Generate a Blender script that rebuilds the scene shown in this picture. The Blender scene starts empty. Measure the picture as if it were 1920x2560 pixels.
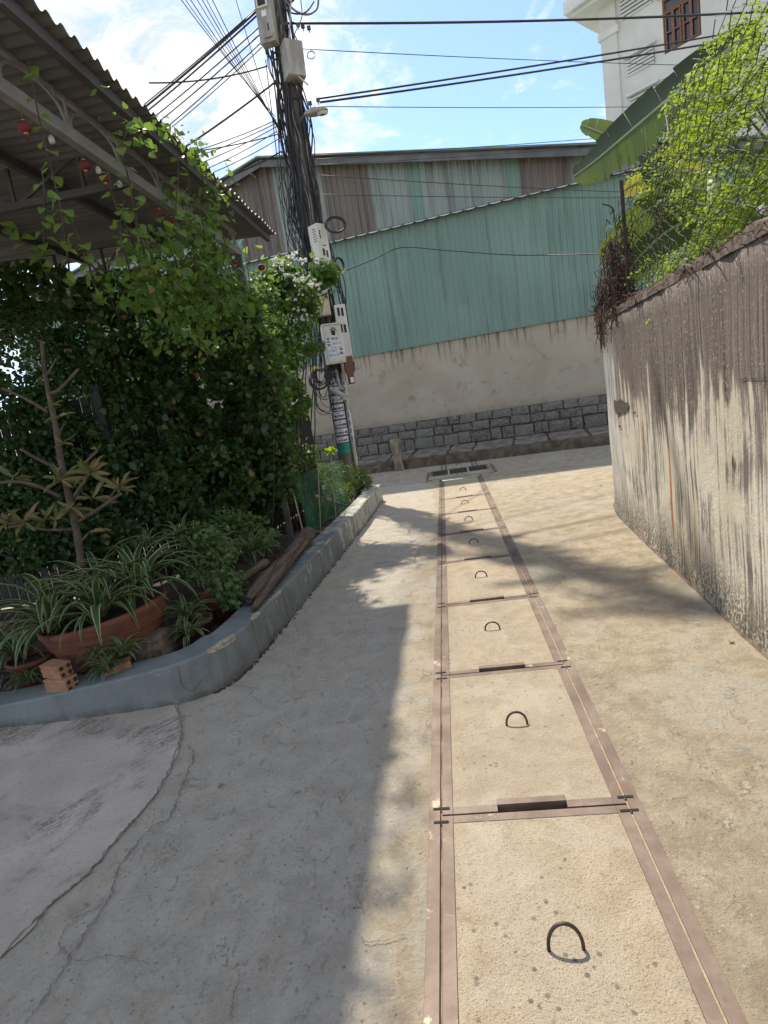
import bpy, math, random
import numpy as np
from mathutils import Vector, Matrix, Quaternion
R = math.radians
rnd = random.Random(7)
rng = np.random.default_rng(7)
S = bpy.context.scene
COL = S.collection

# ------------------------------------------------------------------ camera
# lens and pose solved from the vanishing points of the drain covers, the facade and the plumb lines
FPX, CX, CY, CAMH = 1436.0, 960.0, 1280.0, 1.5
def unit(v):
    v = np.array(v, float); return v / np.linalg.norm(v)
_Y = unit([(1105 - CX) / FPX, (984 - CY) / FPX, 1.0])
_Z = -unit([1180, 7570, 1436.0]); _Z = unit(_Z - _Y * np.dot(_Z, _Y))
_X = np.cross(_Y, _Z)
RW = np.array([_X, _Y, _Z])
CAM = np.array([0, 0, CAMH])
def ray(px, py): return RW @ unit([(px - CX) / FPX, (py - CY) / FPX, 1.0])
def G(px, py, z=0.0):
    d = ray(px, py); return CAM + d * ((z - CAMH) / d[2])
def AY(px, py, y):
    d = ray(px, py); return CAM + d * (y / d[1])
def AX(px, py, x):
    d = ray(px, py); return CAM + d * (x / d[0])
cam = bpy.data.cameras.new('camera'); cam_o = bpy.data.objects.new('camera', cam); COL.objects.link(cam_o)
cam.sensor_fit = 'HORIZONTAL'; cam.sensor_width = 36; cam.lens = 36 * FPX / 1920
cam.clip_start = 0.05; cam.clip_end = 800
m = Matrix.Identity(4)
for i in range(3):
    m[i][0] = RW[i, 0]; m[i][1] = -RW[i, 1]; m[i][2] = -RW[i, 2]; m[i][3] = CAM[i]
cam_o.matrix_world = m
S.camera = cam_o
S.render.resolution_x, S.render.resolution_y = 768, 1024

# ------------------------------------------------------------------ sky, sun, exposure
SUNV = unit([-0.30, 0.588, 1.0])
SUN_EL = math.asin(SUNV[2]); SUN_AZ = math.atan2(SUNV[0], SUNV[1])
W = bpy.data.worlds.new('World'); S.world = W; W.use_nodes = True
nt = W.node_tree; N = nt.nodes; L = nt.links; N.clear()
out = N.new('ShaderNodeOutputWorld'); bg = N.new('ShaderNodeBackground'); bg.inputs[1].default_value = 0.145
sky = N.new('ShaderNodeTexSky'); sky.sky_type = 'NISHITA'; sky.sun_disc = False
sky.sun_elevation = SUN_EL; sky.sun_rotation = SUN_AZ; sky.air_density = 0.8; sky.dust_density = 0.3; sky.ozone_density = 2.5
tc = N.new('ShaderNodeTexCoord'); sep = N.new('ShaderNodeSeparateXYZ'); L.new(tc.outputs['Generated'], sep.inputs[0])
def mth(op, a, b=None):
    n = N.new('ShaderNodeMath'); n.operation = op
    for i, q in enumerate((a, b)):
        if q is None: continue
        if isinstance(q, (int, float)): n.inputs[i].default_value = q
        else: L.new(q, n.inputs[i])
    return n.outputs[0]
zz = mth('ADD', mth('MAXIMUM', sep.outputs[2], 0.0), 0.14)
cmb = N.new('ShaderNodeCombineXYZ'); L.new(mth('DIVIDE', sep.outputs[0], zz), cmb.inputs[0]); L.new(mth('DIVIDE', sep.outputs[1], zz), cmb.inputs[1])
def wnoise(scale, detail, rough, dist, off):
    mp = N.new('ShaderNodeMapping'); mp.inputs['Location'].default_value = off; mp.inputs['Scale'].default_value = (1, 1, 1)
    n = N.new('ShaderNodeTexNoise'); n.inputs['Scale'].default_value = scale; n.inputs['Detail'].default_value = detail
    n.inputs['Roughness'].default_value = rough; n.inputs['Distortion'].default_value = dist
    L.new(cmb.outputs[0], mp.inputs[0]); L.new(mp.outputs[0], n.inputs[0]); return n.outputs[0]
n1 = wnoise(0.9, 3, 0.5, 0.4, (5.9, 2.7, 0)); n2 = wnoise(4.2, 10, 0.66, 0.6, (0.3, 2.2, 0))
cl = mth('ADD', mth('MULTIPLY', n1, 0.62), mth('MULTIPLY', n2, 0.50))
rp = N.new('ShaderNodeMapRange'); rp.interpolation_type = 'SMOOTHSTEP'; rp.inputs[1].default_value = 0.485; rp.inputs[2].default_value = 0.64
L.new(cl, rp.inputs[0])
shade = N.new('ShaderNodeMapRange'); L.new(n2, shade.inputs[0]); shade.inputs[1].default_value = 0.38; shade.inputs[2].default_value = 0.60
shade.inputs[3].default_value = 0.25; shade.inputs[4].default_value = 1.0
cmix = N.new('ShaderNodeMix'); cmix.data_type = 'RGBA'
ccol = N.new('ShaderNodeMix'); ccol.data_type = 'RGBA'; ccol.inputs[6].default_value = (1.75, 1.9, 2.15, 1); ccol.inputs[7].default_value = (5.0, 4.9, 4.75, 1)
L.new(shade.outputs[0], ccol.inputs[0])
L.new(rp.outputs[0], cmix.inputs[0]); L.new(sky.outputs[0], cmix.inputs[6]); L.new(ccol.outputs[2], cmix.inputs[7])
L.new(cmix.outputs[2], bg.inputs[0]); L.new(bg.outputs[0], out.inputs[0])
sun = bpy.data.lights.new('sun', 'SUN'); sun.energy = 3.0; sun.angle = R(1.0); sun.color = (1.0, 0.90, 0.76)
sun_o = bpy.data.objects.new('sun', sun); COL.objects.link(sun_o); sun_o.location = (-6, 12, 20)
sun_o.rotation_euler = Vector(-SUNV).to_track_quat('-Z', 'Y').to_euler()
S.view_settings.view_transform = 'Standard'; S.view_settings.look = 'None'; S.view_settings.gamma = 1.0
S.view_settings.use_curve_mapping = False; S.view_settings.exposure = 1.02
S.render.engine = 'CYCLES'; S.cycles.max_bounces = 6; S.cycles.diffuse_bounces = 4; S.cycles.glossy_bounces = 2; S.cycles.transmission_bounces = 4; S.cycles.transparent_max_bounces = 8; S.cycles.caustics_reflective = False; S.cycles.caustics_refractive = False; S.cycles.use_denoising = True

# ------------------------------------------------------------------ material helpers
class NT:
    def __init__(self, name):
        self.m = bpy.data.materials.new(name); self.m.use_nodes = True
        self.t = self.m.node_tree; self.t.nodes.clear()
        self.o = self.t.nodes.new('ShaderNodeOutputMaterial'); self.b = self.t.nodes.new('ShaderNodeBsdfPrincipled')
        self.t.links.new(self.b.outputs[0], self.o.inputs[0])
        self.g = self.t.nodes.new('ShaderNodeNewGeometry'); self.c = self.t.nodes.new('ShaderNodeTexCoord')
    def n(self, k, **kw):
        q = self.t.nodes.new('ShaderNode' + k)
        for a, v in kw.items(): setattr(q, a, v)
        return q
    def l(self, a, b): self.t.links.new(a, b)
    def put(self, s, v):
        if isinstance(v, (int, float)): s.default_value = v
        elif isinstance(v, tuple): s.default_value = (*v, 1) if len(v) == 3 and s.type == 'RGBA' else v
        else: self.l(v, s)
    def vec(self, scale=(1, 1, 1), obj=False, off=(0, 0, 0)):
        mp = self.n('Mapping'); mp.inputs['Scale'].default_value = scale; mp.inputs['Location'].default_value = off
        self.l(self.c.outputs['Object'] if obj else self.g.outputs['Position'], mp.inputs[0]); return mp.outputs[0]
    def noise(self, scale, detail=4, rough=0.55, dist=0.0, vec=None):
        q = self.n('TexNoise'); q.inputs['Scale'].default_value = scale; q.inputs['Detail'].default_value = detail
        q.inputs['Roughness'].default_value = rough; q.inputs['Distortion'].default_value = dist
        self.l(vec if vec is not None else self.vec(), q.inputs[0]); return q.outputs[0]
    def voro(self, scale, feature='F1', vec=None, col=False):
        q = self.n('TexVoronoi', feature=feature); q.inputs['Scale'].default_value = scale
        self.l(vec if vec is not None else self.vec(), q.inputs[0]); return q.outputs['Color'] if col else q.outputs['Distance']
    def rng(self, v, a, b, c=0.0, d=1.0):
        q = self.n('MapRange', interpolation_type='SMOOTHSTEP'); self.l(v, q.inputs[0])
        for i, x in enumerate((a, b, c, d)): q.inputs[i + 1].default_value = x
        return q.outputs[0]
    def mix(self, f, a, b, mode='MIX'):
        q = self.n('Mix', data_type='RGBA', blend_type=mode)
        self.put(q.inputs[0], f); self.put(q.inputs[6], a); self.put(q.inputs[7], b); return q.outputs[2]
    def math(self, op, a, b=0.0):
        q = self.n('Math', operation=op); self.put(q.inputs[0], a); self.put(q.inputs[1], b); return q.outputs[0]
    def xyz(self):
        q = self.n('SeparateXYZ'); self.l(self.g.outputs['Position'], q.inputs[0]); return q.outputs
    def bump(self, h, strength=0.3, dist=0.01):
        q = self.n('Bump'); q.inputs['Strength'].default_value = strength; q.inputs['Distance'].default_value = dist
        self.l(h, q.inputs['Height']); self.l(q.outputs[0], self.b.inputs['Normal'])
    def done(self, col, rough=0.8, metal=0.0, spec=None):
        self.put(self.b.inputs['Base Color'], col); self.put(self.b.inputs['Roughness'], rough); self.b.inputs['Metallic'].default_value = metal
        if spec is not None: self.b.inputs['Specular IOR Level'].default_value = spec
        return self.m
def mk_simple(name, a, b=None, rough=0.7, scale=6, bump=0.0, bscale=60, metal=0.0, obj=False, stretch=(1, 1, 1), lo=0.35, hi=0.65, spec=None):
    q = NT(name); v = q.vec(stretch, obj)
    c = a if b is None else q.mix(q.rng(q.noise(scale, 5, 0.6, 0.2, v), lo, hi), a, b)
    if bump: q.bump(q.noise(bscale, 4, 0.6, 0, v), bump, 0.01)
    return q.done(c, rough, metal, spec)
def mk_leaf(name, a, b, tr, trmix=0.4, rough=0.45, islands=True, spec=0.35, dead=0.0):
    q = NT(name)
    if islands: f = q.g.outputs['Random Per Island']
    else: f = q.n('ObjectInfo').outputs['Random']
    f2 = q.math('MULTIPLY', f, 1.0)
    col = q.mix(f2, a, b)
    if dead: col = q.mix(q.rng(f, 1 - dead, 1 - dead + .005), col, (0.20, 0.135, 0.045))
    q.done(col, rough, 0, spec)
    t = q.n('BsdfTranslucent'); q.put(t.inputs[0], q.mix(f2, tr, tuple(x * 0.7 for x in tr)))
    mx = q.n('MixShader'); mx.inputs[0].default_value = trmix
    q.l(q.b.outputs[0], mx.inputs[1]); q.l(t.outputs[0], mx.inputs[2]); q.l(mx.outputs[0], q.o.inputs[0])
    return q.m

# ------------------------------------------------------------------ mesh helpers
def origin(o):
    p = Vector((0, 0, 0))
    while o is not None:
        p = p + o.location; o = o.parent
    return p
class MB:
    def __init__(self): self.v = []; self.f = []; self.mi = []
    def add(self, vs, fs, mi=0):
        k = len(self.v); self.v += [tuple(map(float, p)) for p in vs]; self.f += [tuple(i + k for i in f) for f in fs]; self.mi += [mi] * len(fs); return self
    def box(self, x0, x1, y0, y1, z0, z1, mi=0):
        return self.add([(x0, y0, z0), (x1, y0, z0), (x1, y1, z0), (x0, y1, z0), (x0, y0, z1), (x1, y0, z1), (x1, y1, z1), (x0, y1, z1)],
                 [(3, 2, 1, 0), (4, 5, 6, 7), (0, 1, 5, 4), (1, 2, 6, 5), (2, 3, 7, 6), (3, 0, 4, 7)], mi)
    def fbox(self, c, ax, ay, az, sx, sy, sz, mi=0):   # box in a frame: centre, unit axes, full sizes
        c = np.array(c, float); ax, ay, az = (np.array(q, float) for q in (ax, ay, az)); vs = []
        for dz in (-.5, .5):
            for dx, dy in ((-.5, -.5), (.5, -.5), (.5, .5), (-.5, .5)): vs.append(c + ax * dx * sx + ay * dy * sy + az * dz * sz)
        return self.add(vs, [(3, 2, 1, 0), (4, 5, 6, 7), (0, 1, 5, 4), (1, 2, 6, 5), (2, 3, 7, 6), (3, 0, 4, 7)], mi)
    def bar(self, a, b, w, h, up=(0, 0, 1), mi=0):
        a, b = np.array(a, float), np.array(b, float); d = b - a; ln = np.linalg.norm(d)
        if ln < 1e-6: return self
        d /= ln; x = np.cross(d, up)
        if np.linalg.norm(x) < 1e-4: x = np.cross(d, (1, 0, 0))
        x = unit(x); u = np.cross(x, d)
        return self.fbox((a + b) / 2, x, d, u, w, ln, h, mi)
    def tube(self, pts, r, n=6, cap=True, mi=0):
        pts = [np.array(p, float) for p in pts]; k = len(self.v); m_ = len(pts)
        rs = r if isinstance(r, (list, tuple)) else [r] * m_
        ref = np.array((0.31, 0.17, 0.93)); prevx = None
        for i, p in enumerate(pts):
            d = pts[min(i + 1, m_ - 1)] - pts[max(i - 1, 0)]; d = d / (np.linalg.norm(d) + 1e-9)
            if prevx is None:
                x = np.cross(d, ref)
                if np.linalg.norm(x) < 0.05: x = np.cross(d, (1, 0, 0))
            else: x = prevx - d * np.dot(prevx, d)
            x = x / (np.linalg.norm(x) + 1e-9); prevx = x; y = np.cross(d, x)
            for j in range(n):
                t = 2 * math.pi * j / n; self.v.append(tuple(p + (x * math.cos(t) + y * math.sin(t)) * rs[i]))
        for i in range(m_ - 1):
            for j in range(n):
                a = k + i * n + j; b = k + i * n + (j + 1) % n; self.f.append((a, b, b + n, a + n)); self.mi.append(mi)
        if cap and n > 2:
            self.f.append(tuple(k + j for j in reversed(range(n)))); self.f.append(tuple(k + (m_ - 1) * n + j for j in range(n))); self.mi += [mi, mi]
        return self
    def lathe(self, c, prof, n=28, tilt=None, mi=0):
        k = len(self.v); c = np.array(c, float); T = np.array(tilt) if tilt is not None else np.eye(3)
        for r, z in prof:
            for j in range(n):
                t = 2 * math.pi * j / n; self.v.append(tuple(c + T @ np.array((r * math.cos(t), r * math.sin(t), z))))
        for i in range(len(prof) - 1):
            for j in range(n):
                a = k + i * n + j; b = k + i * n + (j + 1) % n; self.f.append((a, b, b + n, a + n)); self.mi.append(mi)
        return self
    def prism(self, poly, z0, z1, mi=0):
        n = len(poly); vs = [(x, y, z0) for x, y in poly] + [(x, y, z1) for x, y in poly]
        fs = [tuple(reversed(range(n))), tuple(range(n, 2 * n))] + [(i, (i + 1) % n, n + (i + 1) % n, n + i) for i in range(n)]
        return self.add(vs, fs, mi)
    def grid(self, rows, mi=0, closed=False):
        k = len(self.v); nr, nc = len(rows), len(rows[0])
        for r in rows: self.v += [tuple(map(float, p)) for p in r]
        for i in range(nr - 1):
            for j in range(nc if closed else nc - 1):
                a = k + i * nc + j; b = k + i * nc + (j + 1) % nc; self.f.append((a, b, b + nc, a + nc)); self.mi.append(mi)
        return self
    def build(self, name, mat, parent=None, smooth=False, bevel=0.0, base=None):
        V = np.array(self.v, float)
        if parent is not None: o0 = np.array(origin(parent)); loc = np.zeros(3)
        else:
            if base is None: base = ((V[:, 0].min() + V[:, 0].max()) / 2, (V[:, 1].min() + V[:, 1].max()) / 2, V[:, 2].min())
            o0 = np.array(base, float); loc = o0
        me = bpy.data.meshes.new(name); me.from_pydata((V - o0).tolist(), [], self.f)
        for q in (mat if isinstance(mat, (list, tuple)) else [mat]): me.materials.append(q)
        if any(self.mi): me.polygons.foreach_set('material_index', self.mi)
        if smooth: me.polygons.foreach_set('use_smooth', [True] * len(me.polygons))
        me.update()
        ob = bpy.data.objects.new(name, me); ob.location = loc; COL.objects.link(ob)
        if parent is not None: ob.parent = parent
        if bevel:
            bv = ob.modifiers.new('bevel', 'BEVEL'); bv.width = bevel; bv.segments = 2; bv.limit_method = 'ANGLE'
        return ob
def mesh_np(name, V, F, mat, parent=None, smooth=False):
    """V (n,3) world coordinates, F (m,k) equal-size faces"""
    o0 = np.array(origin(parent)) if parent is not None else np.array([V[:, 0].mean(), V[:, 1].mean(), V[:, 2].min()])
    me = bpy.data.meshes.new(name); V = (V - o0).astype(np.float32); F = F.astype(np.int32); m_, k = F.shape
    me.vertices.add(len(V)); me.vertices.foreach_set('co', V.ravel())
    me.loops.add(m_ * k); me.loops.foreach_set('vertex_index', F.ravel())
    me.polygons.add(m_); me.polygons.foreach_set('loop_start', np.arange(0, m_ * k, k, dtype=np.int32))
    me.polygons.foreach_set('loop_total', np.full(m_, k, dtype=np.int32))
    if smooth: me.polygons.foreach_set('use_smooth', np.ones(m_, bool))
    me.materials.append(mat); me.update(calc_edges=True); me.validate()
    ob = bpy.data.objects.new(name, me); COL.objects.link(ob)
    if parent is not None: ob.parent = parent
    else: ob.location = o0
    return ob
def tag(o, label, cat, group=None, kind=None):
    if label: o['label'] = label
    if cat: o['category'] = cat
    if group: o['group'] = group
    if kind: o['kind'] = kind
    return o
def struct(o): o['kind'] = 'structure'; return o
def thing(name, loc, label, cat, group=None):
    o = bpy.data.objects.new(name, None); o.location = tuple(map(float, loc)); o.empty_display_size = 0.1; COL.objects.link(o)
    return tag(o, label, cat, group)
def inst(mesh, name, loc, parent, rot=None, scale=None):
    o = bpy.data.objects.new(name, mesh); COL.objects.link(o); o.parent = parent
    o.location = Vector(tuple(map(float, loc))) - origin(parent)
    if rot is not None: o.rotation_euler = rot
    if scale is not None: o.scale = scale
    return o
def cat_pts(pts, n=8):   # Catmull-Rom through points
    P_ = [np.array(p, float) for p in pts]; out_ = []
    for i in range(len(P_) - 1):
        a, b, c, d = P_[max(i - 1, 0)], P_[i], P_[i + 1], P_[min(i + 2, len(P_) - 1)]
        for k in range(n):
            t = k / n; out_.append(0.5 * (2 * b + (c - a) * t + (2 * a - 5 * b + 4 * c - d) * t * t + (3 * b - a - 3 * c + d) * t ** 3))
    out_.append(P_[-1]); return out_
def text_mesh(body, size, spacing=1.0):
    cu = bpy.data.curves.new('t', 'FONT'); cu.body = body; cu.size = size; cu.align_x = 'CENTER'; cu.align_y = 'CENTER'; cu.space_character = spacing; cu.extrude = 0.0; cu.resolution_u = 2
    ob = bpy.data.objects.new('t', cu); COL.objects.link(ob); dg = bpy.context.evaluated_depsgraph_get()
    me = bpy.data.meshes.new_from_object(ob.evaluated_get(dg)); bpy.data.objects.remove(ob); return me
def text_on(body, size, c, ax, ay, mat, parent, name='lettering', sx=1.0):
    me = text_mesh(body, size); az = np.cross(ax, ay); o0 = np.array(origin(parent)); co = np.empty(len(me.vertices) * 3); me.vertices.foreach_get('co', co)
    co = co.reshape(-1, 3); P_ = np.array(c) - o0 + co[:, :1] * sx * np.array(ax) + co[:, 1:2] * np.array(ay)
    me.vertices.foreach_set('co', P_.ravel()); me.materials.clear(); me.materials.append(mat)
    o = bpy.data.objects.new(name, me); COL.objects.link(o); o.parent = parent; return o
# ------------------------------------------------------------------ materials of the setting
def mk_lane(name, skim=True, tint=(1, 1, 1)):
    q = NT(name); x = q.xyz()
    t = lambda c: tuple(a * b for a, b in zip(c, tint))
    big = q.noise(1.3, 5, 0.6, 0.5); mid = q.noise(7, 6, 0.65, 0.3); fine = q.noise(55, 6, 0.75); grit = q.noise(170, 4, 0.7)
    sand = q.mix(q.rng(mid, 0.33, 0.68), t((0.365, 0.30, 0.212)), t((0.50, 0.43, 0.315)))
    sand = q.mix(q.rng(big, 0.52, 0.60), sand, t((0.46, 0.415, 0.33)))
    col = sand
    if skim:
        edge = q.math('ADD', x[0], q.math('ADD', q.math('MULTIPLY', q.math('SUBTRACT', big, 0.5), 1.5), q.math('MULTIPLY', q.math('SUBTRACT', mid, 0.5), 0.35)))
        mask = q.rng(edge, -0.30, -0.50)
        worn = q.rng(q.noise(3.6, 8, 0.72, 0.9, q.vec((1.7, 0.75, 1))), 0.575, 0.595); worn2 = q.rng(q.noise(9, 8, 0.74, 0.6, q.vec((1.4, 0.8, 1), off=(7, 2, 0))), 0.60, 0.625)
        cement = q.mix(q.rng(mid, 0.3, 0.7), (0.45, 0.415, 0.35), (0.545, 0.51, 0.44))
        cement = q.mix(q.math('MULTIPLY', worn, 0.7), cement, (0.51, 0.44, 0.335)); cement = q.mix(q.math('MULTIPLY', worn2, 0.75), cement, (0.54, 0.455, 0.315))
        col = q.mix(q.math('MULTIPLY', mask, 0.88), sand, cement)
    stain = q.rng(q.noise(2.2, 7, 0.72, 0.6, q.vec((1, 1, 1), off=(4, 9, 0))), 0.56, 0.68)
    col = q.mix(q.math('MULTIPLY', stain, 0.32), col, (0.20, 0.175, 0.145))
    chips = q.rng(q.noise(6, 9, 0.78, 0.3, q.vec((1, 0.8, 1), off=(11, 3, 0))), 0.60, 0.625)
    col = q.mix(q.math('MULTIPLY', chips, 0.5), col, (0.58, 0.525, 0.42))
    flake = q.noise(17, 8, 0.78, 0.8, q.vec((1.0, 0.65, 1), off=(5, 5, 0))); pit = q.rng(flake, 0.575, 0.62); col = q.mix(q.math('MULTIPLY', pit, 0.50), col, (0.235, 0.20, 0.155))
    col = q.mix(q.math('MULTIPLY', q.rng(fine, 0.52, 0.66), 0.42), col, (0.27, 0.23, 0.175)); col = q.mix(q.math('MULTIPLY', q.rng(fine, 0.44, 0.34), 0.40), col, (0.60, 0.54, 0.43))
    spk = q.n('SeparateColor'); q.l(q.voro(70, col=True), spk.inputs[0]); dd = q.voro(70)
    col = q.mix(q.math('MULTIPLY', q.math('MULTIPLY', q.rng(spk.outputs[0], 0.80, 0.86), q.rng(dd, 0.45, 0.25)), 0.6), col, q.mix(spk.outputs[1], (0.13, 0.11, 0.09), (0.66, 0.61, 0.52)))
    h = q.math('ADD', q.math('MULTIPLY', fine, 0.9), q.math('ADD', q.math('MULTIPLY', mid, 0.8), q.math('ADD', q.math('MULTIPLY', chips, 0.3), q.math('ADD', q.math('MULTIPLY', flake, 1.1), q.math('MULTIPLY', grit, 0.4)))))
    q.bump(h, 1.0, 0.016)
    return q.done(col, 0.92, 0, 0.2)
M = {}
M['lane'] = mk_lane('lane_concrete')
def mk_broom():
    q = NT('broomed_concrete')
    big = q.noise(1.6, 5, 0.6, 0.4, q.vec(off=(3, 1, 0))); lines = q.noise(1, 6, 0.75, 0.3, q.vec((30, 170, 1), off=(2, 0, 0)))
    rot = q.n('Mapping'); rot.inputs['Rotation'].default_value = (0, 0, R(-52)); q.l(q.g.outputs['Position'], rot.inputs[0])
    rs = q.n('Mapping'); rs.inputs['Scale'].default_value = (7, 70, 1); q.l(rot.outputs[0], rs.inputs[0]); rake = q.noise(1, 5, 0.7, 0.2, rs.outputs[0])
    col = q.mix(q.rng(big, 0.35, 0.7), (0.40, 0.355, 0.30), (0.54, 0.495, 0.435))
    dirt = q.math('MULTIPLY', q.rng(q.noise(2.3, 5, 0.6, 0.5, q.vec((1, 1, 1), off=(0.4, 0.1, 0))), 0.48, 0.62), q.rng(rake, 0.44, 0.50))
    dirt = q.math('MULTIPLY', dirt, q.rng(q.noise(95, 5, 0.75), 0.40, 0.55, 0.15, 1.0)); col = q.mix(q.math('MULTIPLY', dirt, 0.75), col, (0.075, 0.06, 0.055)); col = q.mix(q.math('MULTIPLY', q.rng(q.noise(60, 6, 0.75), 0.52, 0.66), 0.35), col, (0.20, 0.17, 0.14))
    col = q.mix(q.rng(lines, 0.60, 0.72), col, (0.14, 0.12, 0.11))
    q.bump(q.math('ADD', rake, lines), 0.7, 0.01)
    return q.done(col, 0.92, 0, 0.2)
M['broom'] = mk_broom()
M['road'] = mk_lane('road_concrete', False, (0.92, 0.95, 1.0))
def mk_cover():
    q = NT('cover_concrete'); mid = q.noise(9, 5, 0.6); grit = q.noise(230, 3, 0.65); big = q.noise(1.1, 3, 0.5)
    col = q.mix(q.rng(mid, 0.3, 0.7), (0.435, 0.36, 0.26), (0.53, 0.45, 0.335))
    col = q.mix(q.rng(big, 0.5, 0.65), col, (0.50, 0.435, 0.33))
    vc = q.n('SeparateColor'); q.l(q.voro(46, col=True), vc.inputs[0]); d = q.voro(46)
    pick = q.math('MULTIPLY', q.math('MULTIPLY', q.rng(vc.outputs[0], 0.90, 0.93), q.rng(d, 0.42, 0.25)), q.rng(big, 0.40, 0.55, 0.15, 1.0)); fl = q.noise(30, 7, 0.76, 0.4); col = q.mix(q.math('MULTIPLY', q.rng(fl, 0.54, 0.64), 0.45), col, (0.30, 0.235, 0.15)); col = q.mix(q.math('MULTIPLY', q.rng(q.noise(2.6, 6, 0.7, 0.7), 0.55, 0.66), 0.35), col, (0.30, 0.26, 0.20))
    col = q.mix(q.math('MULTIPLY', pick, 0.8), col, q.mix(vc.outputs[1], (0.09, 0.085, 0.085), (0.22, 0.17, 0.12)))
    col = q.mix(q.rng(grit, 0.56, 0.66), col, (0.23, 0.165, 0.10))
    orn = q.n('ObjectInfo').outputs['Random']; col = q.mix(q.rng(orn, 0.0, 1.0, 0.0, 0.30), col, (0.37, 0.32, 0.25)); edgew = q.rng(q.noise(1.9, 7, 0.72, 0.8, q.vec(off=(3, 8, 0))), 0.52, 0.62); col = q.mix(q.math('MULTIPLY', edgew, 0.30), col, (0.62, 0.56, 0.45))
    q.bump(q.math('ADD', q.math('MULTIPLY', q.noise(110, 4, 0.7), 0.9), q.math('ADD', grit, q.math('MULTIPLY', fl, 0.8))), 0.9, 0.009)
    return q.done(col, 0.93, 0, 0.15)
M['cover'] = mk_cover()
def mk_steel():
    q = NT('rusty_steel'); a = q.noise(5, 5, 0.6, 0.3); b = q.noise(38, 5, 0.7)
    col = q.mix(q.rng(a, 0.35, 0.7), (0.145, 0.105, 0.082), (0.235, 0.182, 0.148))
    col = q.mix(q.rng(b, 0.55, 0.72), col, (0.17, 0.10, 0.07))
    sand = q.rng(q.noise(4.2, 8, 0.75, 0.4, q.vec(off=(1, 0, 0))), 0.60, 0.64)
    col = q.mix(q.math('MULTIPLY', sand, 0.8), col, (0.50, 0.42, 0.31))
    q.bump(b, 0.25, 0.004)
    return q.done(col, 0.62, 0.25, 0.4)
M['steel'] = mk_steel()
M['sandfill'] = mk_simple('sand_fill', (0.46, 0.37, 0.25), (0.34, 0.27, 0.18), 0.95, 20, 0.5, 150)
M['jointdirt'] = mk_simple('joint_dirt', (0.30, 0.235, 0.16), (0.10, 0.08, 0.06), 1.0, 9)
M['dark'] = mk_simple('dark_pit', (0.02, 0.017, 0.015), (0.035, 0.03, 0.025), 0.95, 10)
M['iron'] = mk_simple('dark_iron', (0.055, 0.042, 0.038), (0.10, 0.07, 0.055), 0.5, 25, 0.2, 120, 0.6)
M['crack'] = mk_simple('crack_dirt', (0.12, 0.10, 0.085), (0.22, 0.19, 0.16), 1.0, 30)
M['soil'] = mk_simple('planter_soil', (0.03, 0.02, 0.014), (0.075, 0.05, 0.034), 1.0, 14, 1.0, 50)
def mk_kerb():
    q = NT('kerb_paint'); x = q.xyz(); n1_ = q.noise(2.2, 5, 0.6, 0.5); n2_ = q.noise(9, 7, 0.7, 0.6); streak = q.noise(1, 4, 0.6, 0.2, q.vec((9, 9, 1.2)))
    col = q.mix(q.rng(n1_, 0.35, 0.65), (0.140, 0.158, 0.162), (0.190, 0.210, 0.214))
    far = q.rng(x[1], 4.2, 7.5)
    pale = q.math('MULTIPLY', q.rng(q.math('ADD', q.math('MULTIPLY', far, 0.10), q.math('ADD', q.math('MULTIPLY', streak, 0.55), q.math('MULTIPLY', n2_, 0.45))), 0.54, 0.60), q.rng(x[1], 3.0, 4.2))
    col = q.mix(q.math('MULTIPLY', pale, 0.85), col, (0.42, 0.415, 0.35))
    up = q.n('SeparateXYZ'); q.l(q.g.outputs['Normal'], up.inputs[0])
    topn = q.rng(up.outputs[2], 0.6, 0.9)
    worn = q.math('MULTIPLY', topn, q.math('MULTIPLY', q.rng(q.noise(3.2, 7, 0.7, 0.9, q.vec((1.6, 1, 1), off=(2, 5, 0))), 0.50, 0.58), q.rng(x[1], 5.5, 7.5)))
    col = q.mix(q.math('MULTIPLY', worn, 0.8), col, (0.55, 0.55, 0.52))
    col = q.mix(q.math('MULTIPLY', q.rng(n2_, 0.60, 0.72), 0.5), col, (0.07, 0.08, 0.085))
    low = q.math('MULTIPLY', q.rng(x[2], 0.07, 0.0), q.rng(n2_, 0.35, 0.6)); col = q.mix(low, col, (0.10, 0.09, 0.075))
    scuff = q.rng(q.noise(26, 7, 0.76, 0.5), 0.60, 0.66); col = q.mix(q.math('MULTIPLY', scuff, 0.5), col, (0.36, 0.36, 0.33)); grime = q.rng(q.noise(3.1, 6, 0.7, 0.6, q.vec(off=(8, 1, 0))), 0.50, 0.68); col = q.mix(q.math('MULTIPLY', grime, 0.4), col, (0.085, 0.09, 0.09))
    q.bump(q.math('ADD', n2_, q.math('ADD', q.math('MULTIPLY', q.noise(40, 5, 0.7), 0.6), q.math('MULTIPLY', pale, 0.4))), 0.5, 0.012)
    return q.done(col, 0.66, 0, 0.35)
M['kerb'] = mk_kerb()
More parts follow.
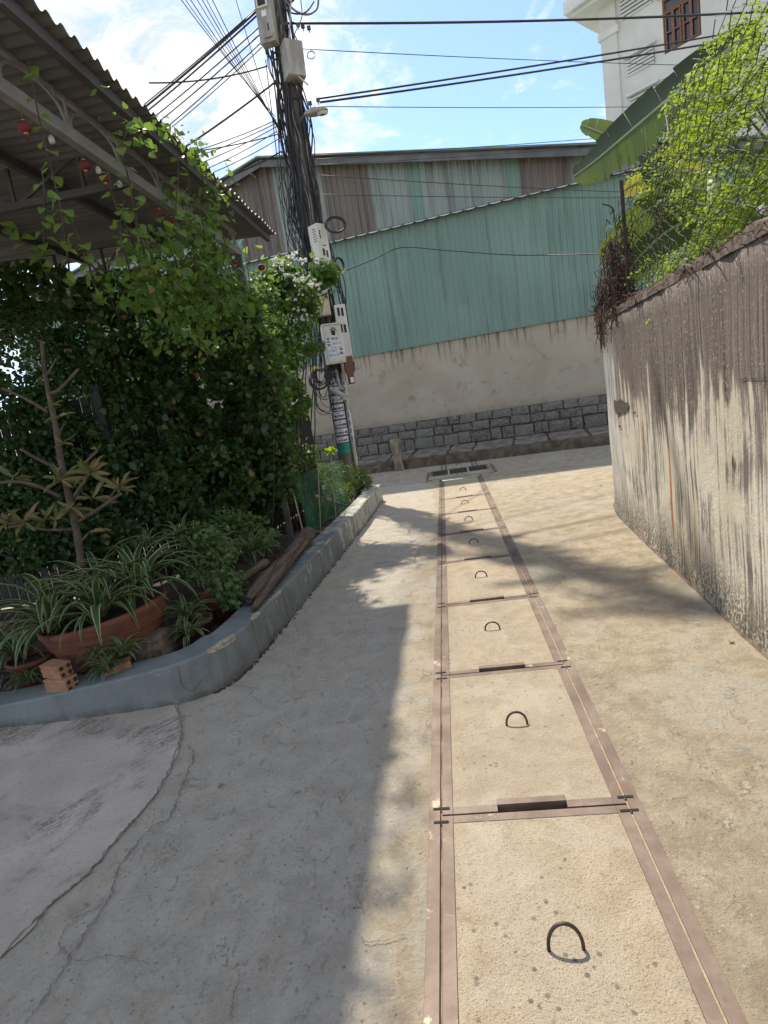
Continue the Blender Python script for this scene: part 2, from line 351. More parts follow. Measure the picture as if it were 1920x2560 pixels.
def mk_wall():
    q = NT('stained_render'); x = q.xyz()
    along = q.n('CombineXYZ'); q.l(q.math('ADD', x[1], q.math('MULTIPLY', x[0], 0.8)), along.inputs[0]); q.l(x[2], along.inputs[2])
    def av(sx, sz, off=0.0):
        mp = q.n('Mapping'); mp.inputs['Scale'].default_value = (sx, 1, sz); mp.inputs['Location'].default_value = (off, 0, 0); q.l(along.outputs[0], mp.inputs[0]); return mp.outputs[0]
    A = lambda a, b_: q.math('ADD', a, b_); X = lambda a, b_: q.math('MULTIPLY', a, b_); C = lambda a, k, o=0.5: q.math('MULTIPLY', q.math('SUBTRACT', a, o), k)
    s1 = q.noise(1, 4, 0.6, 0.0, av(11, 0.22)); s2 = q.noise(1, 6, 0.75, 0.0, av(48, 0.55, 7)); low = q.noise(1, 4, 0.6, 0.3, av(1.5, 1.1, 3)); low2 = q.noise(1, 5, 0.65, 0.4, av(2.6, 1.9, 13)); sp = q.noise(48, 6, 0.76); sp2 = q.noise(140, 3, 0.6); blot = q.noise(5.5, 7, 0.7, 0.6)
    col = q.mix(q.rng(low, 0.35, 0.65), (0.60, 0.535, 0.415), (0.72, 0.675, 0.565))
    col = q.mix(X(q.rng(blot, 0.52, 0.66), 0.45), col, (0.46, 0.42, 0.36))
    ochre = X(q.rng(q.noise(1, 4, 0.55, 0.1, av(7, 0.30, 21)), 0.55, 0.66), q.rng(x[2], 1.25, 0.75)); col = q.mix(X(ochre, 0.55), col, (0.56, 0.40, 0.19))
    # grey runs, strong in some stretches and absent in others
    runs = X(q.rng(A(s2, C(low2, 0.5)), 0.46, 0.58), q.rng(A(s1, C(low2, 0.7)), 0.38, 0.54)); col = q.mix(X(runs, 0.88), col, (0.12, 0.105, 0.10))
    # black algae hanging down from the coping in uneven tongues
    drip = A(x[2], A(C(s1, 1.75), A(C(s2, 0.8), A(C(low, 1.5), C(blot, 0.4)))))
    top = q.rng(drip, 1.02, 1.26); dark = q.mix(q.rng(s2, 0.36, 0.66), (0.045, 0.036, 0.032), (0.27, 0.225, 0.19))
    dark = q.mix(q.rng(A(sp, C(s1, 0.3)), 0.56, 0.66), dark, (0.40, 0.35, 0.30))
    col = q.mix(X(top, 0.95), col, dark)
    corner = X(q.rng(x[1], 5.35, 6.0), q.rng(x[2], 1.9, 1.5))
    col = q.mix(X(corner, q.rng(s2, 0.42, 0.56, 0.15, 0.75)), col, (0.56, 0.58, 0.58))
    foot = X(q.rng(A(x[2], A(C(low2, 0.9), C(s1, 0.35))), 0.42, 0.05), q.rng(sp, 0.40, 0.56)); col = q.mix(X(foot, 0.88), col, (0.07, 0.063, 0.045))
    mould = X(q.rng(q.noise(1, 6, 0.7, 0.2, av(6, 1.4, 33)), 0.60, 0.68), q.rng(sp, 0.42, 0.55)); col = q.mix(X(mould, 0.75), col, (0.10, 0.085, 0.085))
    rust = q.rng(q.noise(1, 2, 0.4, 0.05, av(5.5, 0.10, 40)), 0.61, 0.64); rz = X(q.rng(x[2], 0.15, 0.4), q.rng(x[2], 1.25, 1.0)); col = q.mix(X(X(rust, rz), 0.85), col, (0.38, 0.125, 0.02))
    col = q.mix(q.rng(sp2, 0.64, 0.72), col, (0.10, 0.085, 0.07))
    q.bump(A(X(sp, 0.9), A(X(sp2, 0.35), X(blot, 0.5))), 0.7, 0.012)
    return q.done(col, 0.93, 0, 0.15)
M['wall'] = mk_wall()
def mk_plaster():
    q = NT('grey_plaster'); x = q.xyz(); a = q.noise(0.9, 5, 0.6, 0.6); b = q.noise(4, 6, 0.65, 0.5); drip = q.noise(1, 4, 0.6, 0.1, q.vec((14, 14, 0.5)))
    col = q.mix(q.rng(a, 0.3, 0.7), (0.35, 0.30, 0.23), (0.42, 0.375, 0.305)); col = q.mix(q.rng(b, 0.54, 0.72), col, (0.27, 0.235, 0.19))
    runs = q.math('MULTIPLY', q.rng(drip, 0.50, 0.62), q.rng(x[2], 2.05, 2.72)); col = q.mix(q.math('MULTIPLY', runs, 0.85), col, (0.11, 0.085, 0.065))
    moss = q.math('MULTIPLY', q.rng(q.math('ADD', x[2], q.math('MULTIPLY', b, 0.6)), 1.5, 1.15), 0.55); col = q.mix(moss, col, (0.20, 0.165, 0.12))
    q.bump(q.noise(24, 5, 0.6), 0.3, 0.01); return q.done(col, 0.92, 0, 0.15)
M['plaster'] = mk_plaster()
def mk_clad(name, a, b, dirt, amt):
    q = NT(name); n_ = q.noise(1, 5, 0.65, 0.1, q.vec((7, 7, 0.5))); big = q.noise(0.7, 4, 0.5, 0.4)
    col = q.mix(q.rng(big, 0.3, 0.7), a, b); col = q.mix(q.math('MULTIPLY', q.rng(n_, 0.46, 0.72), amt), col, dirt)
    q.bump(q.noise(2.2, 3, 0.5), 0.12, 0.02); return q.done(col, 0.5, 0.0, 0.4)
M['green'] = mk_clad('green_cladding', (0.165, 0.262, 0.222), (0.195, 0.298, 0.255), (0.09, 0.13, 0.11), 0.55)
M['oldgreen'] = mk_clad('faded_cladding', (0.215, 0.275, 0.255), (0.265, 0.305, 0.285), (0.10, 0.105, 0.10), 0.75)
M['freshgreen'] = mk_clad('green_strip_cladding', (0.15, 0.255, 0.21), (0.18, 0.28, 0.24), (0.09, 0.12, 0.10), 0.5)
def mk_trans():
    q = NT('weathered_translucent_sheet'); n_ = q.noise(1, 5, 0.65, 0.1, q.vec((9, 9, 0.5)))
    col = q.mix(q.rng(n_, 0.38, 0.66), (0.27, 0.245, 0.215), (0.12, 0.10, 0.095)); q.done(col, 0.5, 0, 0.3)
    t = q.n('BsdfTransparent'); q.put(t.inputs[0], (0.8, 0.75, 0.68)); mx = q.n('MixShader'); q.put(mx.inputs[0], q.rng(n_, 0.38, 0.62, 0.38, 0.12))
    q.l(q.b.outputs[0], mx.inputs[1]); q.l(t.outputs[0], mx.inputs[2]); q.l(mx.outputs[0], q.o.inputs[0]); return q.m
M['trans'] = mk_trans()
M['brace'] = mk_simple('pale_timber', (0.40, 0.36, 0.30), (0.30, 0.26, 0.20), 0.8, 5)
M['sunlip'] = mk_simple('sunlit_lip_white', (0.72, 0.73, 0.72), (0.55, 0.56, 0.55), 0.5, 6)  # white stands in for sunlight on the lips of the upper sheets
M['roofsheet'] = mk_simple('grey_roof_sheet', (0.15, 0.155, 0.16), (0.10, 0.105, 0.11), 0.55, 3, spec=0.3)
M['rooftop'] = mk_simple('green_roof_sheet', (0.16, 0.27, 0.22), (0.12, 0.20, 0.17), 0.5, 3)
def mk_stone():
    q = NT('granite_block'); r_ = q.n('ObjectInfo').outputs['Random']; a = q.noise(16, 6, 0.7, 0.3); b = q.noise(60, 4, 0.7)
    c0 = q.mix(r_, (0.125, 0.115, 0.10), (0.225, 0.215, 0.19)); col = q.mix(q.rng(a, 0.42, 0.66), c0, (0.27, 0.26, 0.235)); col = q.mix(q.rng(b, 0.54, 0.68), col, (0.085, 0.08, 0.07))
    q.bump(q.math('ADD', a, b), 0.9, 0.02); return q.done(col, 0.9, 0, 0.2)
M['stone'] = mk_stone()
M['mortar'] = mk_simple('dark_mortar', (0.085, 0.07, 0.055), (0.15, 0.125, 0.10), 1.0, 9, 1.0, 30)
M['ledge'] = mk_simple('worn_ledge', (0.27, 0.24, 0.20), (0.125, 0.105, 0.088), 0.95, 4, 0.8, 26)
M['ledgeface'] = mk_simple('mossy_kerb_face', (0.075, 0.06, 0.045), (0.15, 0.12, 0.09), 1.0, 6, 1.0, 26)
M['white'] = mk_simple('white_paint_wall', (0.64, 0.615, 0.575), (0.58, 0.55, 0.515), 0.85, 0.8, spec=0.2)
M['whitetrim'] = mk_simple('white_trim', (0.66, 0.65, 0.63), (0.60, 0.585, 0.56), 0.8, 1.5, spec=0.2)
M['wood'] = mk_simple('red_wood_frame', (0.235, 0.10, 0.06), (0.14, 0.06, 0.04), 0.6, 8, stretch=(1, 1, 4))
def mk_glass():
    q = NT('window_glass'); q.done((0.028, 0.034, 0.045), 0.08, 0, 0.6); return q.m
M['glass'] = mk_glass()

# ------------------------------------------------------------------ ground, driveway, road
XO0, XI0, XI1, XO1 = -0.246, -0.159, 0.412, 0.499        # drain: outer and inner lines of the steel strips
TY0, TY1 = -1.30, 10.30
b = MB()
xs = [-220, XO0, XO1, 220]; ys = [-220, TY0, TY1, 380]
for i in range(3):
    for j in range(3):
        if i == 1 and j == 1: continue
        b.add([(xs[i], ys[j], 0), (xs[i + 1], ys[j], 0), (xs[i + 1], ys[j + 1], 0), (xs[i], ys[j + 1], 0)], [(0, 1, 2, 3)])
ground = struct(b.build('ground', M['lane'], base=(0, 0, 0)))
s_ = 1920 / 1659
edge = cat_pts([G(x * s_, y * s_) for x, y in ((380, 1518), (393, 1580), (378, 1645), (335, 1720), (255, 1812), (190, 1890), (105, 1962), (0, 2075))] + [np.array((-1.9, 0.6, 0)), np.array((-2.2, -1.5, 0))], 5)
pl = [(p[0] + 0.006 * math.sin(i * 2.3), p[1]) for i, p in enumerate(edge)] + [(-30, -1.5), (-30, 2.95), (-3.0, 2.95), (-2.4, 2.95)]
b = MB(); n_ = len(pl); b.add([(x, y, 0.006) for x, y in pl], [tuple(reversed(range(n_)))])
driveway = struct(b.build('driveway', M['broom'], base=(0, 0, 0)))
def FW(t, w, z): return np.array((-1.619 + 0.989 * t + 0.149 * w, 12.576 - 0.149 * t + 0.989 * w, z))
b = MB(); q0 = []
for t in np.arange(-60, 61, 1.0): q0.append(FW(t, -2.25 + 0.12 * math.sin(t * 1.3) + 0.05 * math.sin(t * 3.1), 0.004))
q1 = [FW(t, 0.05, 0.004) for t in np.arange(-60, 61, 1.0)]
gx = (XO0 - 0.25, XO1 + 0.25)
b.grid([q1, q0]); road = struct(b.build('cross_road', M['road'], base=(0, 0, 0)))
def crack(name, pts, w, parent, z=0.0085):
    P_ = cat_pts(pts, 14); b = MB(); L_, R_ = [], []
    for i, p in enumerate(P_):
        d = P_[min(i + 1, len(P_) - 1)] - P_[max(i - 1, 0)]; nn = unit((-d[1], d[0], 0)); j = nn * rnd.uniform(-1, 1) * w * 2.2
        ww = w * rnd.uniform(0.35, 1.2) * min(1, (len(P_) - i) / 4); L_.append((*(p + j + nn * ww)[:2], z)); R_.append((*(p + j - nn * ww)[:2], z))
    b.grid([L_, R_]); return b.build(name, M['crack'], parent)
S9 = lambda *ps: [G(x * s_, y * s_) for x, y in ps]
crack('crack', S9((380, 1520), (390, 1560), (392, 1582), (378, 1640), (336, 1720), (300, 1765), (255, 1812), (190, 1890), (105, 1962), (0, 2075)), 0.0034, ground)
crack('crack', S9((408, 1610), (418, 1640), (395, 1700), (368, 1770), (330, 1790), (270, 1860), (235, 1950), (190, 2010), (130, 2110), (60, 2212)), 0.0034, ground)
crack('crack', S9((235, 1950), (160, 1995), (130, 2040), (170, 2080), (240, 2068), (320, 2085)), 0.0016, ground)
crack('crack', S9((945, 1162), (915, 1180), (900, 1198), (895, 1215)), 0.0034, ground)
crack('crack', S9((520, 2112), (505, 2160), (500, 2212)), 0.0018, ground)
crack('crack', S9((780, 2030), (800, 2040), (850, 2032), (880, 2022)), 0.0018, ground)
crack('crack', S9((470, 1490), (500, 1482), (560, 1490)), 0.0018, ground)

# ------------------------------------------------------------------ drain: frame, covers, inlet grate
drain = thing('drain_channel', (0.12, 1.0, 0), 'rusty steel-edged drain channel running down the middle of the lane', 'drain')
b = MB(); b.box(XO0 - 0.004, XO1 + 0.004, TY0, TY1, -0.34, -0.30); b.box(XO0 - 0.02, XO0, TY0, TY1, -0.32, -0.004); b.box(XO1, XO1 + 0.02, TY0, TY1, -0.32, -0.004); b.build('channel_bed', M['dark'], drain)
for x0, x1 in ((XO0, XO0 + 0.0405), (XO1 - 0.0405, XO1)):
    b = MB(); b.box(x0, x1, TY0, TY1, -0.05, 0.005); b.build('frame_strip', M['steel'], drain, bevel=0.0015)
for x0, x1 in ((XO0 + 0.0405, XO0 + 0.0475), (XO1 - 0.0475, XO1 - 0.0405)):
    b = MB(); b.box(x0, x1, TY0, TY1, -0.05, -0.002 if x0 > 0 else -0.004); b.build('sand_joint', M['sandfill'] if x0 > 0 else M['jointdirt'], drain)
J0, JL = 1.842, 1.068
ords = ['nearest', 'second', 'third', 'fourth', 'fifth', 'sixth', 'seventh', 'eighth']
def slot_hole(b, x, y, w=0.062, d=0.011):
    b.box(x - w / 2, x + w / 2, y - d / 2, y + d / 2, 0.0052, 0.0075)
for k in range(-2, 8):
    y0 = J0 + (k - 1) * JL + 0.004; y1 = J0 + k * JL - 0.004
    if k == 7: y1 = TY1 - 0.25
    n_ = k + 1
    if k < 0: lab, grp = 'drain cover slab behind the nearest full one, mostly below the frame', None
    else: lab, grp = f'sandy concrete drain cover with iron loop handle, {ords[min(k, 7)]} from the camera', 'drain covers along the lane'
    if k == -2: continue
    if k == -1: lab = 'drain cover cut off by the bottom edge of the picture'
    c = thing('drain_cover', (0.123, (y0 + y1) / 2, 0), lab, 'drain cover', 'drain covers along the lane')
    st = 0.036
    b = MB(); b.box(XI0 + 0.001, XI1 - 0.001, y0 + st, y1 - st, -0.08, 0.002 + 0.0015 * (k % 2)); b.build('slab', M['cover'], c)
    for x0, x1 in ((XO0 + 0.0478, XI0), (XI1, XO1 - 0.0478)):
        b = MB(); b.box(x0, x1, y0, y1, -0.06, 0.0045); b.build('edge_strip', M['steel'], c, bevel=0.0012)
    # far end strip straight; near end strip steps back around the lifting notch
    b = MB(); b.box(XI0 + .0005, XI1 - .0005, y1 - st, y1, -0.06, 0.0042); b.build('end_strip', M['steel'], c, bevel=0.001)
    nx0, nx1 = 0.004, 0.251
    b = MB(); b.box(XI0 + .0005, nx0, y0, y0 + st, -0.06, 0.0042); b.box(nx1, XI1 - .0005, y0, y0 + st, -0.06, 0.0042)
    b.box(nx0, nx1, y0 + st - 0.004, y0 + st + 0.026, -0.06, 0.0062); b.build('end_strip', M['steel'], c, bevel=0.001)
    # handle
    hx, hy = 0.138 + rnd.uniform(-.006, .006) - 0.02 * (k >= 2), y0 + 0.535 + rnd.uniform(-.01, .01); hh = [0.075, 0.075, 0.06, 0.05, 0.05, 0.05, 0.05, 0.05, 0.05][k + 1]
    pts = [(hx + 0.046 * math.cos(t), hy + 0.012 * math.sin(t), (0.0 if 0 < i < 16 else -0.02) + hh * (max(0, math.sin(t))) ** 0.75) for i, t in enumerate(np.linspace(math.pi, 0, 17))]
    MB().tube(pts, 0.0052, 8).build('handle', M['iron'], c, smooth=True)
    for x in (XO0 + 0.044, XO1 - 0.044):
        for yy in (y1 - 0.030, y0 + 0.030):
            b = MB(); slot_hole(b, x + rnd.uniform(-.006, .006), yy + rnd.uniform(-.004, .004), 0.06 * rnd.uniform(.85, 1.1)); b.build('lifting_slot', M['dark'], c)
# inlet grate across the channel at the edge of the road
ga, gb = 10.32, 11.45
gr = thing('drain_inlet', (0.13, 10.9, 0), 'steel-framed drain inlet with three dark openings in the shaded road', 'drain inlet')
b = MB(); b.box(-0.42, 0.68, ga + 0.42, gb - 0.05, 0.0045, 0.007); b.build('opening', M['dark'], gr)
for x in (-0.07, 0.30):
    b = MB(); b.box(x - 0.018, x + 0.018, ga + 0.40, gb - 0.04, 0.006, 0.016); b.build('cross_bar', M['sandfill'], gr)
b = MB(); b.box(-0.44, 0.70, ga + 0.02, ga + 0.40, 0.004, 0.0165); b.build('cover_slab', M['road'], gr)
for x in (-0.49, -0.425, 0.655, 0.74):
    b = MB(); b.box(x, x + 0.045, ga - 0.05, gb, 0.006, 0.012); b.build('frame_strip', M['steel'], gr)
b = MB(); b.box(-0.42, 0.68, gb - 0.06, gb - 0.03, 0.006, 0.02); b.build('frame_strip', M['steel'], gr)
MB().tube([(0.13 + 0.045 * math.cos(t), ga + 0.2, 0.012 + 0.045 * math.sin(t)) for t in np.linspace(math.pi, 0, 11)], 0.006, 6).build('handle', M['iron'], gr, smooth=True)
for x in (-0.20, -0.12, 0.42, 0.50):
    b = MB(); b.box(x - 0.016, x + 0.016, gb + 0.02, 12.45, 0.006, 0.010); b.build('frame_strip', M['steel'], gr)
MB().tube([(0.15 + 0.045 * math.cos(t), gb + 0.5, 0.006 + 0.045 * math.sin(t)) for t in np.linspace(math.pi, 0, 11)], 0.006, 6).build('handle', M['iron'], gr, smooth=True)

# ------------------------------------------------------------------ planter kerb and soil
kp = [(-7.5, 2.80), (-5.0, 2.76), (-3.2, 2.765), (-2.48, 2.775), (-2.21, 2.80), (-1.936, 2.825), (-1.728, 2.862), (-1.585, 2.93), (-1.475, 3.055), (-1.412, 3.30), (-1.382, 3.72), (-1.335, 4.41), (-1.262, 5.77), (-1.178, 7.41), (-1.135, 8.90)]
kc = cat_pts([(x, y, 0) for x, y in kp], 6)
def kz(p): return 0.125 + 0.135 * min(1, max(0, (p[0] + 2.9) / 1.45)) if p[1] < 3.6 else 0.26
outer, prof = [], []
for i, p in enumerate(kc):
    d = kc[min(i + 1, len(kc) - 1)] - kc[max(i - 1, 0)]; nn = unit((-d[1], d[0], 0)); h = kz(p); w = 0.205 if p[1] > 3.2 else 0.235
    jx = 0.004 * math.sin(i * 1.7); rnd_ = 0.012
    prof.append([p + nn * (0.0 + jx) + (0, 0, -0.05), p + nn * (0.004 + jx) + (0, 0, h * .45), p + nn * (0.010 + jx) + (0, 0, h - rnd_), p + nn * (0.016 + jx) + (0, 0, h - 0.003), p + nn * (0.024 + jx) + (0, 0, h), p + nn * (w * .6) + (0, 0, h + 0.003),
                 p + nn * (w - 0.012) + (0, 0, h), p + nn * (w - 0.003) + (0, 0, h - 0.004), p + nn * w + (0, 0, h - rnd_), p + nn * w + (0, 0, -0.05)])
b = MB(); b.grid(prof); e = len(prof) - 1; k0 = e * 10
b.f.append(tuple(range(k0, k0 + 10))); b.mi.append(0)
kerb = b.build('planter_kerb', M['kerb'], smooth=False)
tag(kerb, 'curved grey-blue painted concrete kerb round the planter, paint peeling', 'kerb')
# chipped concrete showing along the outer arris, cracks in the paint
M['chip'] = mk_simple('chipped_concrete', (0.44, 0.40, 0.31), (0.25, 0.22, 0.17), 1.0, 25, 0.8, 90)
for (i0, i1, wd) in ((45, 52, 0.030), (56, 58, 0.012), (61, 63, 0.016), (70, 71, 0.02), (77, 79, 0.03)):
    rows = [[], [], []]
    for i in range(i0, i1 + 1):
        a0, a1, a2 = (np.array(prof[i][j]) for j in (2, 4, 5)); ww = wd * rnd.uniform(.35, 1.0) * (0.15 if i in (i0, i1) else 1)
        up_ = unit(a2 - a1); dn = np.array((0, 0, -1.0)); offn = unit(np.cross(np.array(prof[min(i + 1, e)][2]) - np.array(prof[max(i - 1, 0)][2]), (0, 0, 1)))
        rows[0].append(a0 + dn * ww + offn * .003); rows[1].append(np.array(prof[i][3]) + (0, 0, .002) + offn * .003); rows[2].append(a1 + up_ * ww * .7 + (0, 0, .003))
    q = MB(); q.grid(rows).build('chipped_arris', M['chip'], kerb)
def kface(i, f, off=0.003):
    i = min(i, e); a0, a1 = np.array(prof[i][1]), np.array(prof[i][2]); a00 = np.array(prof[i][0])
    p = a00 + (a1 - a00) * f; return p + unit(np.cross(np.array(prof[min(i + 1, e)][2]) - np.array(prof[max(i - 1, 0)][2]), (0, 0, 1))) * off
for pts in ([(38, .98), (38.4, .8), (38, .6), (39, .45), (40, .38)], [(40, .38), (41, .46), (42, .52), (43.5, .58)], [(56, .98), (56.2, .6), (56.1, .2)], [(63, .98), (63.1, .5), (63.2, .2)], [(69, .98), (69, .2)], [(75, .98), (75.1, .2)], [(81, .95), (81.1, .2)]):
    q = [kface(int(round(i)), f) for i, f in pts]; P_ = cat_pts(q, 5); MB().tube([p + np.array((0, 0, rnd.uniform(-.004, .004))) for p in P_], 0.0022, 4).build('crack', M['crack'], kerb)
# soil bed inside
inner = [p[8] for p in prof]; sp_ = [(p[0], p[1]) for p in inner] + [(-1.5, 9.6), (-3.4, 9.6), (-3.6, 5.0), (-7.5, 4.6)]
gxs = np.linspace(-7.5, -1.2, 64); gys = np.linspace(2.7, 9.6, 70)
b = MB(); b.add([(x, y, 0.10 + 0.03 * math.sin(x * 7 + y * 5)) for x, y in sp_], [tuple(reversed(range(len(sp_))))])
soil = struct(b.build('planter_soil', M['soil']))
# dirt gathered at the foot of the kerb
b = MB()
for i in range(44, len(kc) - 1):
    for _ in range(9):
        p = kc[i] + (kc[i + 1] - kc[i]) * rnd.random(); r_ = rnd.uniform(.003, .010); x, y = p[0] + rnd.uniform(-.002, .03) * rnd.random(), p[1]
        b.add([(x - r_, y - r_, 0), (x + r_, y - r_ * .6, 0), (x + r_ * .7, y + r_, 0), (x - r_ * .8, y + r_ * .8, 0), (x, y, r_ * .9)], [(0, 1, 4), (1, 2, 4), (2, 3, 4), (3, 0, 4)])
tag(b.build('dirt_line', M['soil']), 'dark crumbs of dirt along the foot of the kerb', 'dirt', kind='stuff')

# ------------------------------------------------------------------ right boundary wall
wp = [(1.10, -2.0), (1.229 + .065 * 0.5, .5), (1.229 + .065 * 2, 2.0), (1.229 + .065 * 3.2, 3.2), (1.229 + .065 * 4.4, 4.4), (1.595, 5.55), (1.66, 6.15), (1.78, 6.62), (2.02, 7.0), (2.45, 7.25), (3.4, 7.42), (6.5, 7.7)]
wc = cat_pts([(x, y, 0) for x, y in wp], 9); rows = []; WT = 1.96
wn = []
for i, p in enumerate(wc):
    d = wc[min(i + 1, len(wc) - 1)] - wc[max(i - 1, 0)]; wn.append(unit((d[1], -d[0], 0)))
def wz(j): return -0.05 + (WT + 0.05) * j / 14
for i, p in enumerate(wc):
    r_ = []
    for j in range(15):
        z = wz(j); r_.append(p + wn[i] * (0.0015 * math.sin(i * .9 + j * 1.3) + 0.002 * math.sin(i * .4 - j * 1.1) - (0.01 if j == 0 else 0)) + (0, 0, z + (0.008 * math.sin(i * 1.1) if j == 14 else 0)))
    for j in (14, 0): r_.append(p + wn[i] * 0.16 + (0, 0, wz(j)))
    rows.append(r_)
wall = MB().grid(rows).build('boundary_wall', M['wall'], smooth=True)
tag(wall, 'tall rendered wall on the right, cream with black streaks, corner rounded', 'wall')
M['capdirt'] = mk_simple('rubbly_coping', (0.20, 0.155, 0.12), (0.085, 0.062, 0.048), 1.0, 12, 1.0, 40)
rows = []
for i, p in enumerate(wc):
    h = 0.030 + 0.012 * math.sin(i * 2.9) + rnd.uniform(0, .02); ov = rnd.uniform(.0, .016)
    rows.append([p - wn[i] * ov + (0, 0, WT - 0.022), p - wn[i] * (ov * .6) + (0, 0, WT + h), p + wn[i] * 0.09 + (0, 0, WT + h + rnd.uniform(0, .02)), p + wn[i] * 0.175 + (0, 0, WT + h * .8), p + wn[i] * 0.175 + (0, 0, WT - 0.03)])
MB().grid(rows).build('coping', M['capdirt'], wall)
# patch of dark render and dirt at the foot
rows = []
for i, p in enumerate(wc):
    if not (0.2 < p[1] < 7.2): continue
    rows.append([p - wn[i] * (0.012 + rnd.uniform(0, .012)) + (0, 0, 0.002), p - wn[i] * 0.004 + (0, 0, 0.012 + rnd.uniform(0, .01)), p + wn[i] * 0.01 + (0, 0, 0.05)])
MB().grid(rows).build('foot_fillet', M['capdirt'], wall)

M['mould'] = mk_simple('dark_mould', (0.05, 0.042, 0.028), (0.09, 0.075, 0.05), 1.0, 30)
def on_wall(px, py):
    d = ray(px, py); nn_ = unit((1, -.065, 0)); return CAM + d * (np.dot(np.array((1.229, 0, 0)) - CAM, nn_) / np.dot(d, nn_)) - nn_ * .006
for pts in (((1536, 998), (1545, 1004), (1552, 996), (1562, 1004), (1574, 1008), (1572, 1022), (1564, 1030), (1552, 1032), (1541, 1034), (1537, 1020)), ((1586, 1028), (1592, 1030), (1590, 1035), (1585, 1033)), ((1833, 1135), (1838, 1150), (1836, 1180), (1832, 1160)), ((1820, 1130), (1823, 1175), (1826, 1220), (1822, 1180)), ((1546, 1062), (1556, 1066), (1551, 1070))):
    P_ = [on_wall(*p) for p in pts]; b = MB(); b.add(P_, [tuple(range(len(P_)))]); b.build('mould_patch', M['mould'], wall)
crack_pts = cat_pts([on_wall(x, y) for x, y in ((1852, 950), (1875, 944), (1898, 946), (1919, 943))], 5); MB().tube([p + np.array((0, 0, rnd.uniform(-.003, .003))) for p in crack_pts], .0016, 4).build('crack', M['mould'], wall)
# ------------------------------------------------------------------ warehouse across the road
wh = thing('warehouse', FW(0, 1.33, 0), 'green metal-clad warehouse with stone plinth and gable roof across the road', 'warehouse')
TL, TR = -10.0, 8.0
def rake(t): return 7.21 - 0.209 * (t + 1.87) if t > -1.87 else 7.21 - 0.245 * (-1.87 - t)
dF = np.array((0.989, -0.149, 0)); nF = np.array((0.149, 0.989, 0)); zF = np.array((0, 0, 1.0))
def fwbox(b, t0, t1, w0, w1, z0, z1, mi=0): return b.fbox((FW((t0 + t1) / 2, (w0 + w1) / 2, (z0 + z1) / 2)), dF, nF, zF, t1 - t0, w1 - w0, z1 - z0, mi)
b = MB(); fwbox(b, TL, TR, 1.335, 1.6, 0.8, 2.70); b.build('plaster_wall', M['plaster'], wh)
b = MB(); fwbox(b, TL, TR, 1.30, 1.6, 0.0, 0.955); plinth = b.build('stone_plinth', M['mortar'], wh)
b = MB()   # inner shell: back wall panel, side walls
b.add([FW(TL, 1.62, 0), FW(TR, 1.62, 0), FW(TR, 1.62, rake(TR) - .15), FW(-1.87, 1.62, rake(-1.87) - .15), FW(TL, 1.62, rake(TL) - .15)], [(0, 1, 2, 3, 4)])
fwbox(b, TL, TL + .1, 1.63, 24, 0, rake(TL) - .2); fwbox(b, TR - .1, TR, 1.63, 24, 0, rake(TR) - .2); b.build('side_wall', M['mortar'], wh)
# stones
stone_me = []
for v_ in range(8):
    r0 = random.Random(v_ + 3); q = MB(); nx, nz = 4, 3; rows = []
    for j in range(nz + 1):
        rows.append([(-.5 + i / nx + (r0.uniform(-.05, .05) if 0 < i < nx else r0.uniform(-.03, .03)), -(0.5 if (0 < i < nx and 0 < j < nz) else 0.34) - r0.uniform(0, .18), -.5 + j / nz + r0.uniform(-.05, .05)) for i in range(nx + 1)])
    q.grid(rows); k = len(q.v)
    ring = [rows[0][i] for i in range(nx + 1)] + [rows[j][nx] for j in range(1, nz + 1)] + [rows[nz][i] for i in range(nx - 1, -1, -1)] + [rows[j][0] for j in range(nz - 1, 0, -1)]
    q.v += [(x, 0.5, z) for x, y, z in ring]; q.v += list(ring); n_ = len(ring)
    q.f += [(k + n_ + (i + 1) % n_, k + n_ + i, k + i, k + (i + 1) % n_) for i in range(n_)]; q.mi += [0] * n_
    me = bpy.data.meshes.new('stone'); me.from_pydata([tuple(map(float, p)) for p in q.v], [], q.f); me.materials.append(M['stone']); me.update(); stone_me.append(me)
ang = math.atan2(-0.149, 0.989)
def rows_of_stones(zs, w, parent, t0, t1, wmin, wmax, depth=0.065):
    for z0, z1 in zs:
        t = t0 + rnd.uniform(0, .2)
        while t < t1:
            L_ = rnd.uniform(wmin, wmax); h = (z1 - z0) * rnd.uniform(.88, .99)
            inst(rnd.choice(stone_me), 'stone', FW(t + L_ / 2, w + rnd.uniform(-.012, .016), (z0 + z1) / 2 + rnd.uniform(-.012, .012)), parent, (rnd.uniform(-.03, .03), rnd.uniform(-.03, .03), ang + rnd.uniform(-.03, .03)), (L_ * .98, depth, h)); t += L_ + rnd.uniform(.012, .035)
rows_of_stones(((0.30, 0.555), (0.575, 0.755), (0.77, 0.95)), 1.285, plinth, -3.6, 6.6, 0.22, 0.46)
